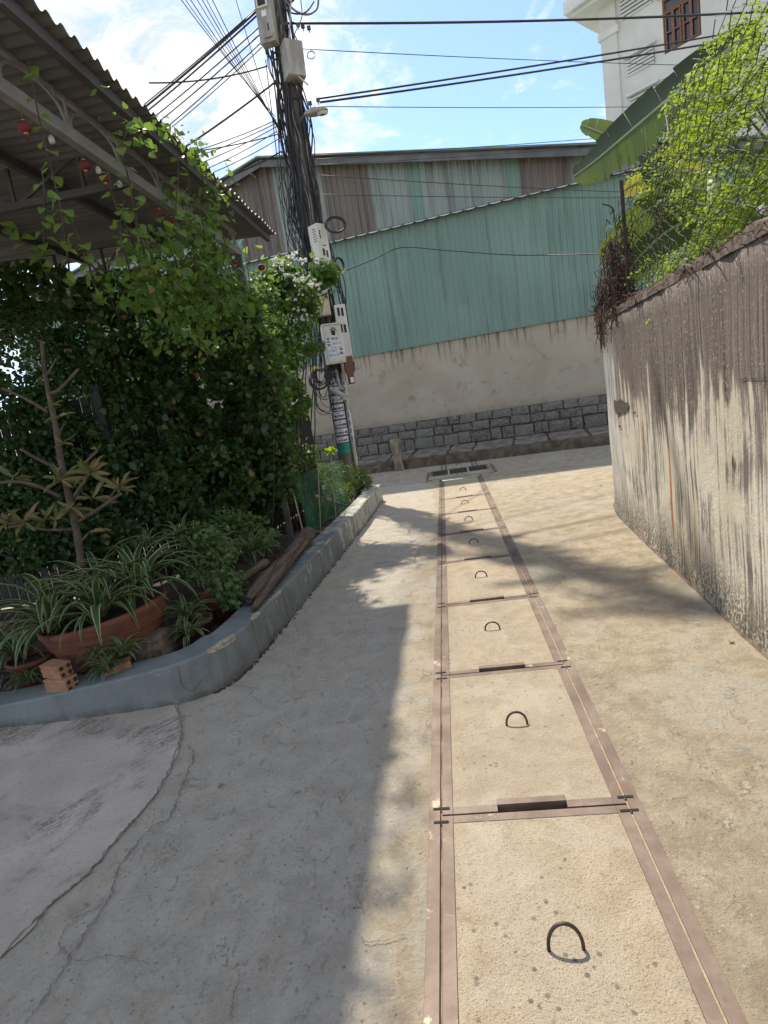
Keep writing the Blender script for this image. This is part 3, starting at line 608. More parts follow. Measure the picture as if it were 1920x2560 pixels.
# lower green cladding: ribbed sheets
def rib_profile(t0, t1, pitch, h, w0):
    P_ = []; t = t0
    while t < t1 - 1e-6:
        for a, hh in ((0, 0), (.50, 0), (.60, h), (.78, h), (.88, 0), (.999, 0)):
            tt = t + a * pitch
            if tt <= t1: P_.append((tt, w0 - hh))
        t += pitch
    P_.append((t1, w0)); return P_
ZL0, ZL1 = 2.655, 5.36; prof0 = rib_profile(0, 0.984, 0.123, 0.022, 0)
q = MB(); q.grid([[dF * t + nF * w + zF * z for t, w in prof0] for z in (ZL0 + .0, ZL1)])
sheet_me = bpy.data.meshes.new('cladding_sheet'); sheet_me.from_pydata([tuple(map(float, p)) for p in q.v], [], q.f); sheet_me.materials.append(M['green']); sheet_me.update()
t = TL; i = 0
while t < TR - 0.1:
    if t + 0.98 < TR + .3: inst(sheet_me, 'cladding_sheet', FW(t, 1.315 - 0.004 * (i % 2), 0), wh, scale=(1, 1, 1))
    t += 0.984; i += 1
b = MB(); fwbox(b, TL, TR, 1.33, 1.345, ZL0 + .05, ZL1); b.build('cladding_backing', M['freshgreen'], wh)
b = MB(); fwbox(b, TL, TR, 1.275, 1.335, 2.645, 2.662); b.build('drip_flashing', M['freshgreen'], wh)
# upper cladding, proud of the lower one, clipped to the gable
def upper(t0, t1, mat, name='upper_cladding_sheet', w=1.17):
    P_ = rib_profile(t0, t1, 0.134, 0.026, w); top = [FW(tt, ww, rake(tt) - 0.10) for tt, ww in P_]; bot = [FW(tt, ww, 5.215 + (0.022 if ww < w - .01 else 0)) for tt, ww in P_]
    return MB().grid([bot, top]).build(name, M[mat], wh)
segs = [(-10, -9, 'oldgreen'), (-9, -8, 'oldgreen'), (-8, -7, 'oldgreen'), (-7, -6, 'oldgreen'), (-6, -5, 'oldgreen'), (-5, -4, 'oldgreen'), (-4, -3.0, 'oldgreen'), (-3.0, -2.75, 'freshgreen'), (-2.75, -1.75, 'trans'), (-1.75, -0.62, 'oldgreen'), (-0.62, 0.50, 'trans'), (0.50, 1.33, 'oldgreen'), (1.33, 1.62, 'freshgreen'), (1.62, 2.62, 'oldgreen'), (2.62, 3.36, 'oldgreen'), (3.36, 3.62, 'freshgreen'), (3.62, 4.62, 'trans'), (4.62, 5.5, 'oldgreen'), (5.5, 6.4, 'oldgreen'), (6.4, 7.2, 'oldgreen')]
for j, (t0, t1, mt) in enumerate(segs): upper(t0, t1 + .02, mt, w=1.17 - 0.004 * (j % 2))
for t0, t1 in ((-2.75, -1.75), (-0.62, 0.5), (3.62, 4.62)):      # framing seen through the translucent sheets
    b = MB(); fwbox(b, t1 - .07, t1 - .02, 1.20, 1.24, 5.25, rake(t1) - .12); b.bar(FW(t0 + .05, 1.23, min(6.15, rake(t0) - .3)), FW(t1 - .05, 1.23, 5.42), 0.05, 0.05, up=(0, 1, 0)); b.build('timber_brace', M['brace'], wh)
b = MB(); t = -9.9                                               # white scallops, sunlight on the sheet lips put in as colour
while t < 7.1:
    b.add([FW(t + .02, 1.145, 5.222), FW(t + .25, 1.145, 5.222), FW(t + .23, 1.125, 5.200), FW(t + .16, 1.12, 5.192), FW(t + .08, 1.12, 5.194), FW(t + .03, 1.13, 5.206)], [(0, 1, 2, 3, 4, 5)]); t += 0.268
b.build('scalloped_lip', M['sunlip'], wh)
b = MB(); fwbox(b, -9.9, 7.2, 1.15, 1.30, 5.225, 5.235); b.build('lip_soffit', M['roofsheet'], wh)
# roof: two slopes with ribs, overhanging the gable
for sgn, (ta, tb) in ((1, (-1.87, 8.4)), (-1, (-1.87, -10.6))):
    q = MB(); up_, dn_ = [], []; nseg = 46
    rows_t, rows_b = [], []
    ws = [0.80]; 
    for i in range(0, 90): ws.append(0.80 + (i + 1) * 0.25)
    for i, w in enumerate(ws):
        dz = 0.025 * (i % 2)
        rows_t.append([FW(ta, w, rake(ta) + dz), FW((ta + tb) / 2, w, rake((ta + tb) / 2) + dz), FW(tb, w, rake(tb) + dz)])
        rows_b.append([p - np.array((0, 0, .035)) for p in rows_t[-1]])
    q.grid(rows_t).grid(rows_b, 1); 
    q.grid([rows_t[0], rows_b[0]], 0)
    q.build('roof_slope', [M['rooftop'], M['roofsheet']], wh)
    t = ta + sgn * 0.35
    while abs(t - ta) < abs(tb - ta) - .2:
        b = MB(); b.bar(FW(t, 0.95, rake(t) - 0.075), FW(t, 1.7, rake(t) - 0.075), 0.05, 0.075); b.bar(FW(t, 0.97, rake(t) - .04), FW(t + .10, 1.15, rake(t) - 0.20), 0.018, 0.018); b.build('purlin', M['brace'] if rnd.random() < .5 else M['roofsheet'], wh); t += sgn * 1.06
    b = MB(); b.bar(FW(ta, 0.90, rake(ta) - .13), FW(tb, 0.90, rake(tb) - .13), 0.03, 0.14); b.build('barge_board', M['roofsheet'], wh)
# raised ledge along the foot
led = thing('stone_ledge', FW(0, .6, 0), 'low raised stone ledge with mossy front edge along the warehouse', 'ledge')
b = MB(); rows = []
for t in np.arange(-40, 40, 0.25):
    j = 0.03 * math.sin(t * 2.1) + 0.02 * math.sin(t * 5.3); rows.append([FW(t, 0.02 + j, -.02), FW(t, 0.035 + j, 0.12), FW(t, 0.06 + j, 0.205 + .012 * math.sin(t * 3.7)), FW(t, .12 + j, .212), FW(t, 1.34, 0.275)])
b.grid(rows); b.build('ledge_body', M['ledgeface'], led)
t = -3.4
while t < 7:
    L_ = rnd.uniform(.5, .95); w0 = 0.10 + rnd.uniform(0, .06)
    for (wa, wb) in ((w0, .62 + rnd.uniform(-.05, .05)), (.66, 1.18)):
        o = rnd.uniform(-.04, .04); q = MB(); c4 = [FW(t + .015 + rnd.uniform(0, .05), wa, 0), FW(t + L_ - rnd.uniform(.01, .05), wa + o, 0), FW(t + L_ - rnd.uniform(.01, .06), wb, 0), FW(t + rnd.uniform(.01, .05), wb, 0)]
        zt = lambda w: 0.205 + 0.052 * w
        vs = [c + (0, 0, zt(w) + .0) for c, w in zip(c4, (wa, wa, wb, wb))] + [c + (0, 0, zt(w) + .022 + rnd.uniform(0, .012)) for c, w in zip(c4, (wa, wa, wb, wb))]
        q.add(vs, [(4, 5, 6, 7), (0, 1, 5, 4), (1, 2, 6, 5), (2, 3, 7, 6), (3, 0, 4, 7)]); q.build('paving_slab', M['ledge'], led)
    t += L_
# short concrete post in front of the ledge
bp = np.array((-1.13, 12.48, 0)); b = MB(); rows = []
for z, r_ in ((0, .105), (.05, .098), (.12, .09), (.30, .086), (.48, .092), (.58, .10), (.66, .112), (.69, .105)):
    rows.append([bp + np.array((r_ * math.cos(t + .4) * (1 + .12 * math.cos(4 * t)), r_ * math.sin(t + .4) * (1 + .12 * math.cos(4 * t)), z + rnd.uniform(-.012, .012) * (z > .6))) for t in np.linspace(0, 2 * math.pi, 13)[:-1]])
b.grid(rows, closed=True); b.f.append(tuple(range(84, 96))); b.mi.append(0)
M['postc'] = mk_simple('old_concrete', (0.36, 0.30, 0.215), (0.17, 0.14, 0.11), 0.95, 9, 0.9, 40, stretch=(1, 1, .4))
tag(b.build('concrete_post', M['postc']), 'short worn concrete post standing before the stone ledge', 'post')

# ------------------------------------------------------------------ white building behind on the right
BC = np.array((7.805, 26.0, 0)); dB = np.array((0.724, -0.69, 0)); nB = np.array((-0.69, -0.724, 0))   # nB faces the lane
def BW(s, w, z): return BC + dB * s + nB * w + np.array((0, 0, z))
def BP(px, py):
    d = ray(px, py); t = np.dot(BC - CAM, nB) / np.dot(d, nB); p = CAM + d * t; return np.dot(p - BC, dB), p[2]
wb = thing('white_building', BW(4, -4, 0), 'white rendered building with brown windows behind the warehouse roof', 'building')
def bb(b, s0, s1, w0, w1, z0, z1, mi=0): return b.fbox(BW((s0 + s1) / 2, (w0 + w1) / 2, (z0 + z1) / 2), dB, nB, zF, s1 - s0, w1 - w0, z1 - z0, mi)
ZE = 14.75; w1s = (2.27, 3.52, 12.12, 13.85); w2s = (2.33, 3.58, 9.80, 11.25)
b = MB()
cuts = [w1s, w2s]
bb(b, 0, 2.27, -10, 0, 0, ZE + .5)
for s0, s1, z0, z1 in ((2.27, 3.52, w1s[3], ZE + .5), (2.27, 3.58, w2s[3], w1s[2]), (2.27, 3.58, 0, w2s[2])): bb(b, s0, s1, -10, 0, z0, z1)
bb(b, 3.52, 16, -10, -0.0005, w2s[3], ZE + .5); bb(b, 3.58, 16, -10, -0.001, 0, w2s[3]); bb(b, 2.27, 3.58, -10, -.5, w2s[2], w1s[3]); bb(b, 2.27, 2.33, -9, -.001, w2s[2], w2s[3])
b.build('wall', M['white'], wb)
b = MB(); bb(b, -0.02, 0.62, -0.5, 0.07, 0, ZE); b.build('pilaster', M['white'], wb)
s_a, z_a = BP(1508, 102); s_b, z_b = BP(1550, 85)
b = MB(); bb(b, -0.10, 0.70, -0.5, 0.13, z_a - .02, z_a + .20); bb(b, -0.06, 0.66, -.5, .10, z_a + .20, z_a + .26); b.build('pilaster_band', M['whitetrim'], wb)
b = MB(); bb(b, -0.75, 17, -10.5, 0.75, ZE, ZE + .12); bb(b, -0.95, 17, -10.6, 0.95, ZE + .12, ZE + .55); b.build('eave', M['whitetrim'], wb)
def window(s0, s1, z0, z1, rows_):
    f = MB(); fr = 0.06
    for a in ((s0, s0 + fr), (s1 - fr, s1), ((s0 + s1) / 2 - fr / 2, (s0 + s1) / 2 + fr / 2)): bb(f, a[0], a[1], -.14, -.06, z0, z1)
    for z in (z0, z1 - fr, z1 - .42): bb(f, s0 + fr, s1 - fr, -.135, -.062, z, z + fr)
    wn_ = f.build('window', M['wood'], wb)
    for k in range(2):
        a0 = s0 + fr + k * (s1 - s0 - fr) / 2; a1 = a0 + (s1 - s0 - 2 * fr) / 2 - fr * .5
        for j in range(2):
            c0 = a0 + j * (a1 - a0) / 2; c1 = c0 + (a1 - a0) / 2; q = MB()
            for e0, e1 in ((c0, c0 + .045), (c1 - .045, c1)): bb(q, e0, e1, -.055, -.02, z0 + .06, z1 - .44)
            for zz_ in (z0 + .06, z1 - .49, z0 + (z1 - z0) * .36): bb(q, c0 + .045, c1 - .045, -.054, -.021, zz_, zz_ + .045)
            q.build('sash', M['wood'], wn_)
        q = MB(); bb(q, a0, a1, -.12, -.11, z0 + .05, z1 - .05); q.build('pane', M['glass'], wn_)
    q = MB(); bb(q, s0 - .12, s1 + .15, .002, .22, z1 + .04, z1 + .13); q.build('window_hood', M['whitetrim'], wb)
    return wn_
window(*w1s, 3); window(*w2s, 3)
def louvre(s0, s1, z0, z1, hood=True):
    q = MB(); bb(q, s0, s1, .003, .006, z0, z1); vent = q.build('vent', M['glass'], wb); n_ = 5
    for i in range(n_):
        z = z0 + (z1 - z0) * i / n_; q = MB(); rowsq = [[BW(s, w, zq) for s in (s0 - .01, s1 + .01)] for w, zq in ((.006, z + .095), (.05, z + .075), (.075, z + .035), (.05, z + .005), (.006, z))]
        q.grid(rowsq); q.build('slat', M['whitetrim'], vent, smooth=True)
    if hood: q = MB(); bb(q, s0 - .1, s1 + .12, .002, .18, z1 + .02, z1 + .09); q.build('vent_hood', M['whitetrim'], wb)
louvre(0.93, 1.92, 12.03, 12.62); louvre(0.80, 1.95, 13.95, 14.6, False)
sL, zL = BP(1571, 243); louvre(0.95, 1.95, zL - .66, zL - .06)
sL, zL = BP(1622, 305); louvre(1.05, 2.05, zL - .45, zL + .12, False)
# ------------------------------------------------------------------ canopy over the yard on the left
M['sheetunder'] = mk_simple('canopy_sheet', (0.095, 0.092, 0.092), (0.135, 0.128, 0.125), 0.65, 2.0, stretch=(0.5, 4, 1), spec=0.3)
M['greysteel'] = mk_simple('grey_painted_steel', (0.22, 0.225, 0.23), (0.29, 0.29, 0.29), 0.55, 5)
M['palesteel'] = mk_simple('pale_painted_beam', (0.26, 0.25, 0.235), (0.20, 0.195, 0.185), 0.6, 6)
M['darksteel'] = mk_simple('dark_truss_paint', (0.045, 0.045, 0.05), (0.075, 0.07, 0.07), 0.6, 6)
M['red'] = mk_simple('red_lantern_cloth', (0.12, 0.012, 0.011), (0.085, 0.010, 0.009), 0.7, 12)
M['gold'] = mk_simple('gold_trim', (0.5, 0.33, 0.10), (0.4, 0.26, 0.08), 0.5, 12)
M['bulb'] = mk_simple('frosted_bulb', (0.40, 0.39, 0.37), (0.34, 0.33, 0.31), 0.4, 4)
canopy = thing('yard_canopy', (-1.75, 5.72, 0), 'corrugated steel canopy roof on light trusses over the yard at left', 'canopy')
EX, CY0, CY1, CXL = -1.42, 2.42, 6.05, -10.0
def croof(x): return 3.30 + 0.05 * (EX - x)
rows = []; ny = int((CY1 - CY0) / 0.015)
cxs = [EX, -1.6, -2.2, -3.5, -5.5, -8, CXL]
for i in range(ny + 1):
    y = CY0 + i * 0.015; h = 0.015 * math.sin(2 * math.pi * y / 0.09)
    rows.append([(x + (0.006 * math.sin(y * 9.3) if j == 0 else 0), y, croof(x) + h) for j, x in enumerate(cxs)])
MB().grid(rows).build('roof_sheet', M['sheetunder'], canopy, smooth=True)
for x in (-1.50, -2.45, -3.4, -4.4, -5.6, -7.0):
    MB().box(x - .02, x + .02, CY0, CY1 - .05, croof(x) - .075, croof(x) - .018).build('purlin', M['darksteel'], canopy)
TX, ZB, ZT = -1.75, 3.115, 3.30
MB().box(TX - .025, TX + .025, CY0, 5.78, ZB - .035, ZB + .035).build('eave_beam', M['palesteel'], canopy, bevel=0.003)
MB().box(TX - .012, TX + .012, CY0, 5.78, ZT - .012, ZT + .012).build('top_chord', M['greysteel'], canopy)
yn = 5.70
while yn > 2.7:
    b = MB(); b.bar((TX, yn, ZB + .03), (TX, yn, ZT), .013, .013)
    span = 0.50
    arc = [(TX, yn - .02 - span * (0.5 - 0.5 * math.cos(t)) * .94, ZB + .03 + (ZT - ZB - .04) * math.sin(t) ** .7) for t in np.linspace(0, math.pi, 15)]
    for a_, b_ in zip(arc[:-1], arc[1:]): b.bar(a_, b_, .012, .012, up=(1, 0, 0))
    b.bar((TX, yn - .012, ZB + .03), (TX, yn - .09, ZT), .010, .010, up=(1, 0, 0)); b.build('arch', M['greysteel'], canopy); yn -= span
for y in (2.5, 3.85, 5.72):
    far = y > 5; zt_ = ZT + .03; b = MB(); b.bar((TX, y, ZB), (CXL + .4, y, ZB + .04), .04, .045); b.bar((TX, y, zt_), (CXL + .4, y, zt_ + .36), .03, .03)
    x = TX - .35
    k = 0
    while x > CXL + 1:
        zb_, z2 = ZB + .04 * (TX - x) / 8, zt_ + .36 * (TX - x) / 8.2
        b.bar((x, y, zb_), (x, y, z2), .022, .022)
        if far:
            arc = [(x - .25 - .23 * math.cos(t), y, zb_ + (z2 - zb_) * .9 * math.sin(t)) for t in np.linspace(0, math.pi, 11)]
            for a_, b_ in zip(arc[:-1], arc[1:]): b.bar(a_, b_, .012, .012, up=(0, 1, 0))
        else: b.bar((x, y, zb_ if k % 2 else z2), (x - .5, y, z2 if k % 2 else zb_), .02, .02, up=(0, 1, 0))
        x -= .5; k += 1
    b.build('cross_truss', M['darksteel'], canopy)
for y, x in ((5.72, TX), (2.5, -3.6), (5.72, -5.6), (2.5, -7.6)):
    MB().box(x - .028, x + .028, y - .028, y + .028, 0, 3.09 if x == TX else 3.2).build('post', M['darksteel'], canopy, bevel=.004)
    b = MB()
    for s in (-1, 1): b.bar((x, y - .04 * 0, 2.65), (x + .35 * s * (0 if x == TX and s > 0 else 1), y - (0.35 if s > 0 and x == TX else 0), 3.09), .018, .018, up=(0, 1, 0.01))
    b.build('post_bracket', M['darksteel'], canopy)
# lanterns and bulbs hung under the canopy
def lantern(x, y, zt, r, label):
    t = thing('paper_lantern', (x, y, zt - .05 - 2 * r), label, 'lantern', 'red lanterns under the canopy'); c = (x, y, zt - .05 - r)
    MB().lathe(c, [(r * .28, -r * .82), (r * .62, -r * .68), (r * .93, -r * .3), (r, 0), (r * .93, r * .3), (r * .62, r * .68), (r * .28, r * .82)], 12).build('shade', M['red'], t, smooth=True)
    for s in (-1, 1): MB().lathe(c, [(.001, s * r * .92), (r * .32, s * r * .92), (r * .32, s * r * .78), (.001, s * r * .78)], 10).build('rim', M['gold'], t)
    MB().tube([(x, y, zt), (x, y, zt - .05 - r * .1)], .0015, 4).build('cord', M['darksteel'], t)
    b = MB()
    for k in range(6): a_ = k * 1.05; b.tube([(x, y, c[2] - r * .9), (x + .008 * math.cos(a_), y + .008 * math.sin(a_), c[2] - r * 1.9)], .0022, 4)
    b.build('tassel', M['red'], t)
lz = ZB - .035
for y, tx in ((2.80, 'red lantern hanging from the eave beam, at the left edge'), (3.26, 'red lantern with gold rim hanging mid-beam, clear against the roof'), (3.45, 'red lantern half behind climbing leaves, below the eave beam'), (4.12, 'red lantern above the tall vine shoots on the eave beam'), (4.30, 'red lantern partly hidden by the vine tips'), (5.42, 'red lantern at the far end of the eave beam, left of the post'), (5.60, 'dark red lantern hanging just beside the end post')):
    lantern(TX, y, lz, 0.032, tx)
for x, y, tx in ((-2.0, 5.68, 'red lantern under the far truss, nearest the post'), (-2.4, 5.68, 'red lantern under the far truss, second from the post'), (-3.05, 5.68, 'red lantern under the far truss over the hedge top'), (-3.55, 5.68, 'red lantern deep under the canopy against bright sky'), (-1.62, 6.0, 'red lantern beyond the end post by the canopy corner')):
    lantern(x, y, ZB - .02, 0.038, tx)
for i, y in enumerate((2.55, 3.0, 3.4, 3.62, 3.9)):
    t = thing('pendant_bulb', (TX, y, lz - .07), 'small white bulb hanging on a short flex under the eave beam', 'bulb', 'small white bulbs under the eave beam')
    MB().lathe((TX, y, lz - .055), [(.001, -.022), (.012, -.018), (.016, -.006), (.013, .008), (.007, .018), (.001, .02)], 8).build('globe', M['bulb'], t, smooth=True)
    MB().tube([(TX, y, lz), (TX, y, lz - .04)], .0015, 4).build('flex', M['darksteel'], t)

# ------------------------------------------------------------------ slatted fence behind the hedge
M['fence'] = mk_simple('dark_fence_paint', (0.014, 0.02, 0.016), (0.024, 0.03, 0.025), 0.7, 8)
fence = thing('slat_fence', (-3.0, 5.2, 0), 'dark slatted metal fence glimpsed through the hedge', 'fence')
fp = [(-7.6, 4.75), (-3.05, 5.0), (-2.45, 6.2), (-2.2, 9.4)]
sl = MB().box(-.038, .038, -.008, .008, 0.12, 1.95); me0 = bpy.data.meshes.new('slat'); me0.from_pydata(sl.v, [], sl.f); me0.materials.append(M['fence'])
for (x0, y0), (x1, y1) in zip(fp[:-1], fp[1:]):
    d = np.array((x1 - x0, y1 - y0)); ln = np.linalg.norm(d); a_ = math.atan2(d[1], d[0]); n_ = int(ln / .088)
    for i in range(n_):
        p = np.array((x0, y0)) + d * (i + .5) / n_; inst(me0, 'slat', (p[0], p[1], rnd.uniform(-.01, .01)), fence, (0, 0, a_))
    for z in (.35, 1.7):
        b = MB(); b.bar((x0, y0 + .03, z), (x1, y1 + .03, z), .03, .04); b.build('rail', M['fence'], fence)
    b = MB(); b.box(x0 - .04, x0 + .04, y0 - .04, y0 + .04, 0, 2.05); b.build('post', M['fence'], fence)

# ------------------------------------------------------------------ utility pole with boxes and cables
M['pole'] = mk_simple('weathered_pole', (0.16, 0.14, 0.12), (0.085, 0.075, 0.068), 0.9, 3, 0.7, 30, stretch=(2.5, 2.5, .35))
M['cable'] = mk_simple('black_cable', (0.012, 0.012, 0.014), (0.022, 0.021, 0.022), 0.55, 8)
M['cablegrey'] = mk_simple('grey_cable', (0.20, 0.195, 0.19), (0.12, 0.115, 0.11), 0.6, 8)
M['boxwhite'] = mk_simple('cream_box_paint', (0.56, 0.54, 0.475), (0.46, 0.44, 0.38), 0.5, 5, stretch=(2, 2, .6))
M['boxgrey'] = mk_simple('dusty_grey_box', (0.33, 0.315, 0.285), (0.22, 0.205, 0.18), 0.6, 5, stretch=(2, 2, .5))
M['boxbeige'] = mk_simple('beige_box_paint', (0.48, 0.40, 0.265), (0.41, 0.345, 0.235), 0.55, 5)
M['boxrust'] = mk_simple('rust_brown_box', (0.165, 0.065, 0.04), (0.10, 0.04, 0.028), 0.7, 9)
M['pvc'] = mk_simple('grey_pvc', (0.42, 0.40, 0.36), (0.33, 0.315, 0.28), 0.5, 6)
M['paper'] = mk_simple('sticker_paper', (0.66, 0.67, 0.70), (0.56, 0.57, 0.60), 0.7, 9)
M['ink'] = mk_simple('navy_ink', (0.022, 0.028, 0.075), (0.03, 0.035, 0.09), 0.7)
M['inkblue'] = mk_simple('blue_ink', (0.015, 0.075, 0.24), (0.02, 0.09, 0.27), 0.7)
M['inkpurple'] = mk_simple('purple_ink', (0.075, 0.05, 0.15), (0.09, 0.06, 0.17), 0.7)
M['inkgreen'] = mk_simple('green_label', (0.02, 0.22, 0.15), (0.03, 0.25, 0.17), 0.6)
M['inkblack'] = mk_simple('black_ink', (0.015, 0.015, 0.018), None, 0.7)
PX, PY = -1.69, 9.30
def pc(z): return np.array((PX + 0.011 * z, PY + 0.002 * z, z))
def pr(z): return 0.132 - 0.0032 * z
pole = thing('utility_pole', pc(0), 'leaning dark utility pole crowded with cables beside the planter', 'utility pole')
MB().lathe((0, 0, 0), [], 3) if False else None
b = MB(); zs = [0, .5, 1, 2, 3, 4, 5, 6, 7, 8, 9, 10.2]
b.grid([[pc(z) + np.array((pr(z) * math.cos(t), pr(z) * math.sin(t), 0)) for t in np.linspace(0, 2 * math.pi, 19)[:-1]] for z in zs], closed=True); b.f.append(tuple(range(len(b.v) - 18, len(b.v)))); b.mi.append(0)
b.build('shaft', M['pole'], pole, smooth=True)
for z in (2.05, 2.95, 3.6, 4.15, 4.75, 6.0, 6.9):
    MB().lathe(pc(z), [(pr(z) + .03, -.014), (pr(z) + .034, 0), (pr(z) + .03, .014)], 16).build('strap', M['darksteel'], pole)
vd = unit((1.65, -9.3, 0)); vr = np.array((-vd[1], vd[0], 0))            # towards the lane / to the right as seen from it
def pside(z, a, r_): return pc(z) + (vd * math.cos(a) + vr * math.sin(a)) * r_
# advertising stickers wrapped on the lower shaft
def sticker(z0, z1, a0, a1, mat, r_off=.003, bars=None, name='sticker', rr=None, c0=None):
    rows = [[(pside(z, a, pr(z) + r_off) if c0 is None else c0 + (vd * math.cos(a) + vr * math.sin(a)) * rr + np.array((0, 0, z))) for a in np.linspace(a0, a1, 7)] for z in (z0, z1)]
    o = MB().grid(rows).build(name, mat, pole)
    if bars:
        q = MB()
        for (f0, f1, h0, h1) in bars:
            rr_ = [[(pside(z0 + (z1 - z0) * h, a0 + (a1 - a0) * f, pr(z0) + r_off + .0022) if c0 is None else c0 + (vd * math.cos(a0 + (a1 - a0) * f) + vr * math.sin(a0 + (a1 - a0) * f)) * (rr + .002) + np.array((0, 0, z0 + (z1 - z0) * h))) for f in np.linspace(f0, f1, 3)] for h in (h0, h1)]
            q.grid(rr_)
        q.build('print', rnd.choice((M['ink'], M['inkpurple'], M['inkblack'])), o)
    return o
def printed(n_=9, two=True):
    B_ = []; x = .05
    while x < .93:
        w = rnd.uniform(.045, .085); h = rnd.uniform(.48, .54); B_.append((x, x + w * .75, .18, h) if rnd.random() < .8 else (x, x + w * .5, .3, h)); x += w + (rnd.random() < .25) * .05
    if two: B_.append((.08, .9, .70, .80)); 
    return B_
for z0, z1 in ((.98, 1.07), (1.10, 1.20), (1.22, 1.33), (1.36, 1.47), (1.49, 1.58), (1.62, 1.72), (1.76, 1.86), (1.88, 1.99), (2.03, 2.10)):
    sticker(z0, z1, -.95 + rnd.uniform(-.05, .05), .75 + rnd.uniform(-.05, .05), M['paper'], bars=printed())
g_ = sticker(.80, .955, -1.0, .95, M['inkgreen'])
# conduits up the right side, with strips of stickers
for k, (da, rr) in enumerate(((1.05, .035), (1.55, .03))):
    cc = lambda z: pside(z, da, pr(z) + rr + .002)
    MB().tube([cc(z) for z in (0.05, .6, 1.2, 1.8, 2.25)], rr, 10).build('conduit', M['pvc'] if k == 0 else M['pole'], pole, smooth=True)
    z = 0.95
    while z < 1.9:
        h = rnd.uniform(.07, .14)
        if rnd.random() < .85:
            rows = [[cc(zq) + (vd * math.cos(a) + vr * math.sin(a)) * (rr + .0025) for a in np.linspace(-.9, .9, 5)] for zq in (z, z + h)]; o = MB().grid(rows).build('sticker', M['paper'], pole); q = MB()
            for f in np.arange(.12, .9, .16):
                q.grid([[cc(zq) + (vd * math.cos(a) + vr * math.sin(a)) * (rr + .0042) for a in (-.5, 0, .5)] for zq in (z + h * f, z + h * (f + .10))])
            q.build('print', rnd.choice((M['ink'], M['inkpurple'])), o)
        z += h + .012
b = MB(); b.tube([pside(2.12, .3, .16), pside(2.0, .35, .17), pside(1.86, .4, .19), pside(1.80, .6, .20)], .022, 8); b.build('cable_sleeve', M['pvc'], pole, smooth=True)
b = MB(); a_, e_ = AY(828, 973, 9.08), AY(864, 993, 8.88); b.tube([a_, e_], .043, 14); b.tube([e_ - (e_ - a_) * .16, e_ + (e_ - a_) * .02], .049, 14); b.build('pipe_stub', M['pvc'], pole, smooth=False)
# unseen cable loops and cross-arms, added above to widen the pole's shadow
for k in range(40):
    r1_ = random.Random(100 + k); z = r1_.uniform(7.2, 9.4); a_ = r1_.uniform(-3.1, 3.1); rr = r1_.uniform(.16, .38); hang_pts = [pside(z, a_, .14), pside(z + .15, a_ + .5, rr), pside(z + r1_.uniform(.2, .5), a_ + 1.2, rr * 1.1), pside(z + .7, a_ + 1.9, .15)]
    MB().tube(cat_pts(hang_pts, 5), r1_.choice((.010, .014, .02)), 5, False).build('added_head_cable', M['cable'], pole)
for z in (8.3, 9.5): b = MB(); b.bar(pc(z) + (-.7, -.16, 0), pc(z) + (.7, -.16, 0), .07, .08); b.build('added_cross_arm', M['darksteel'], pole)
# boxes
def cabinet(name, label, cat, c, w, d, h, yaw, mat, tilt=0.0):
    ay_ = R(yaw); ax = np.array((math.cos(ay_), math.sin(ay_), 0)); fr = np.array((math.sin(ay_), -math.cos(ay_), 0)); zz_ = np.array((0, 0, 1.0))
    if tilt: zz_, ax = zz_ * math.cos(tilt) + ax * math.sin(tilt), ax * math.cos(tilt) - zz_ * math.sin(tilt)
    t = thing(name, np.array(c) - zz_ * h / 2, label, cat, 'boxes on the utility pole'); b = MB(); b.fbox(c, ax, -fr, zz_, w, d, h); b.build('body', mat, t, bevel=.006)
    P_ = lambda u, v, o=0.002: np.array(c) + ax * u * w / 2 + zz_ * v * h / 2 + fr * (d / 2 + o)
    return t, ax, fr, zz_, P_
def plate(t, name, mat, P_, u0, u1, v0, v1, o=.003, th=.004, bev=0):
    b = MB(); a0, a1, a2, a3 = P_(u0, v0, o), P_(u1, v0, o), P_(u1, v1, o), P_(u0, v1, o); n_ = unit(np.cross(a1 - a0, a3 - a0)); vs = [p for p in (a0, a1, a2, a3)] + [p + n_ * th for p in (a0, a1, a2, a3)]
    b.add(vs, [(4, 5, 6, 7), (0, 1, 5, 4), (1, 2, 6, 5), (2, 3, 7, 6), (3, 0, 4, 7)]); return b.build(name, mat, t)
# sticker-covered meter cabinet
t, ax, fr, zz_, P_ = cabinet('meter_cabinet', 'cream metal cabinet covered in phone-number stickers, low on the pole', 'electrical box', (-1.545, 9.03, 2.49), 0.29, 0.16, 0.59, 22, M['boxwhite'])
plate(t, 'door', M['boxwhite'], P_, -.88, .94, -.90, .90, .001, .010)
plate(t, 'top_flange', M['boxwhite'], P_, -1, 1.0, .93, 1.0, 0, .022)
plate(t, 'viewing_hole', M['inkblack'], P_, -.12, .26, .40, .62, .012, .003)
b = MB(); hood = [[P_(u_, v_ + .20 * math.cos(u2 * 1.5), .014 + dd) for u2, u_ in ((x, .08 + .32 * x) for x in np.linspace(-1, 1, 9))] for v_, dd in ((.60, .002), (.58, .05), (.55, .05))]; b.grid(hood); b.build('rain_hood', M['boxrust'], t)
for (u0, u1, v0, v1) in ((-.80, -.36, -.16, .34), (-.30, .50, .12, .36), (-.28, .80, -.16, .10), (-.72, .30, -.72, -.20), (.34, .88, -.68, -.22), (-.34, .4, .37, .42)): plate(t, 'sticker', M['paper'], P_, u0, u1, v0, v1, .0115 + rnd.uniform(0, .001), .001)
def ln(txt, u, v, size, mat, sx=1.0): text_on(txt, size, P_(u, v, .0145), ax, zz_, mat, t, sx=sx)
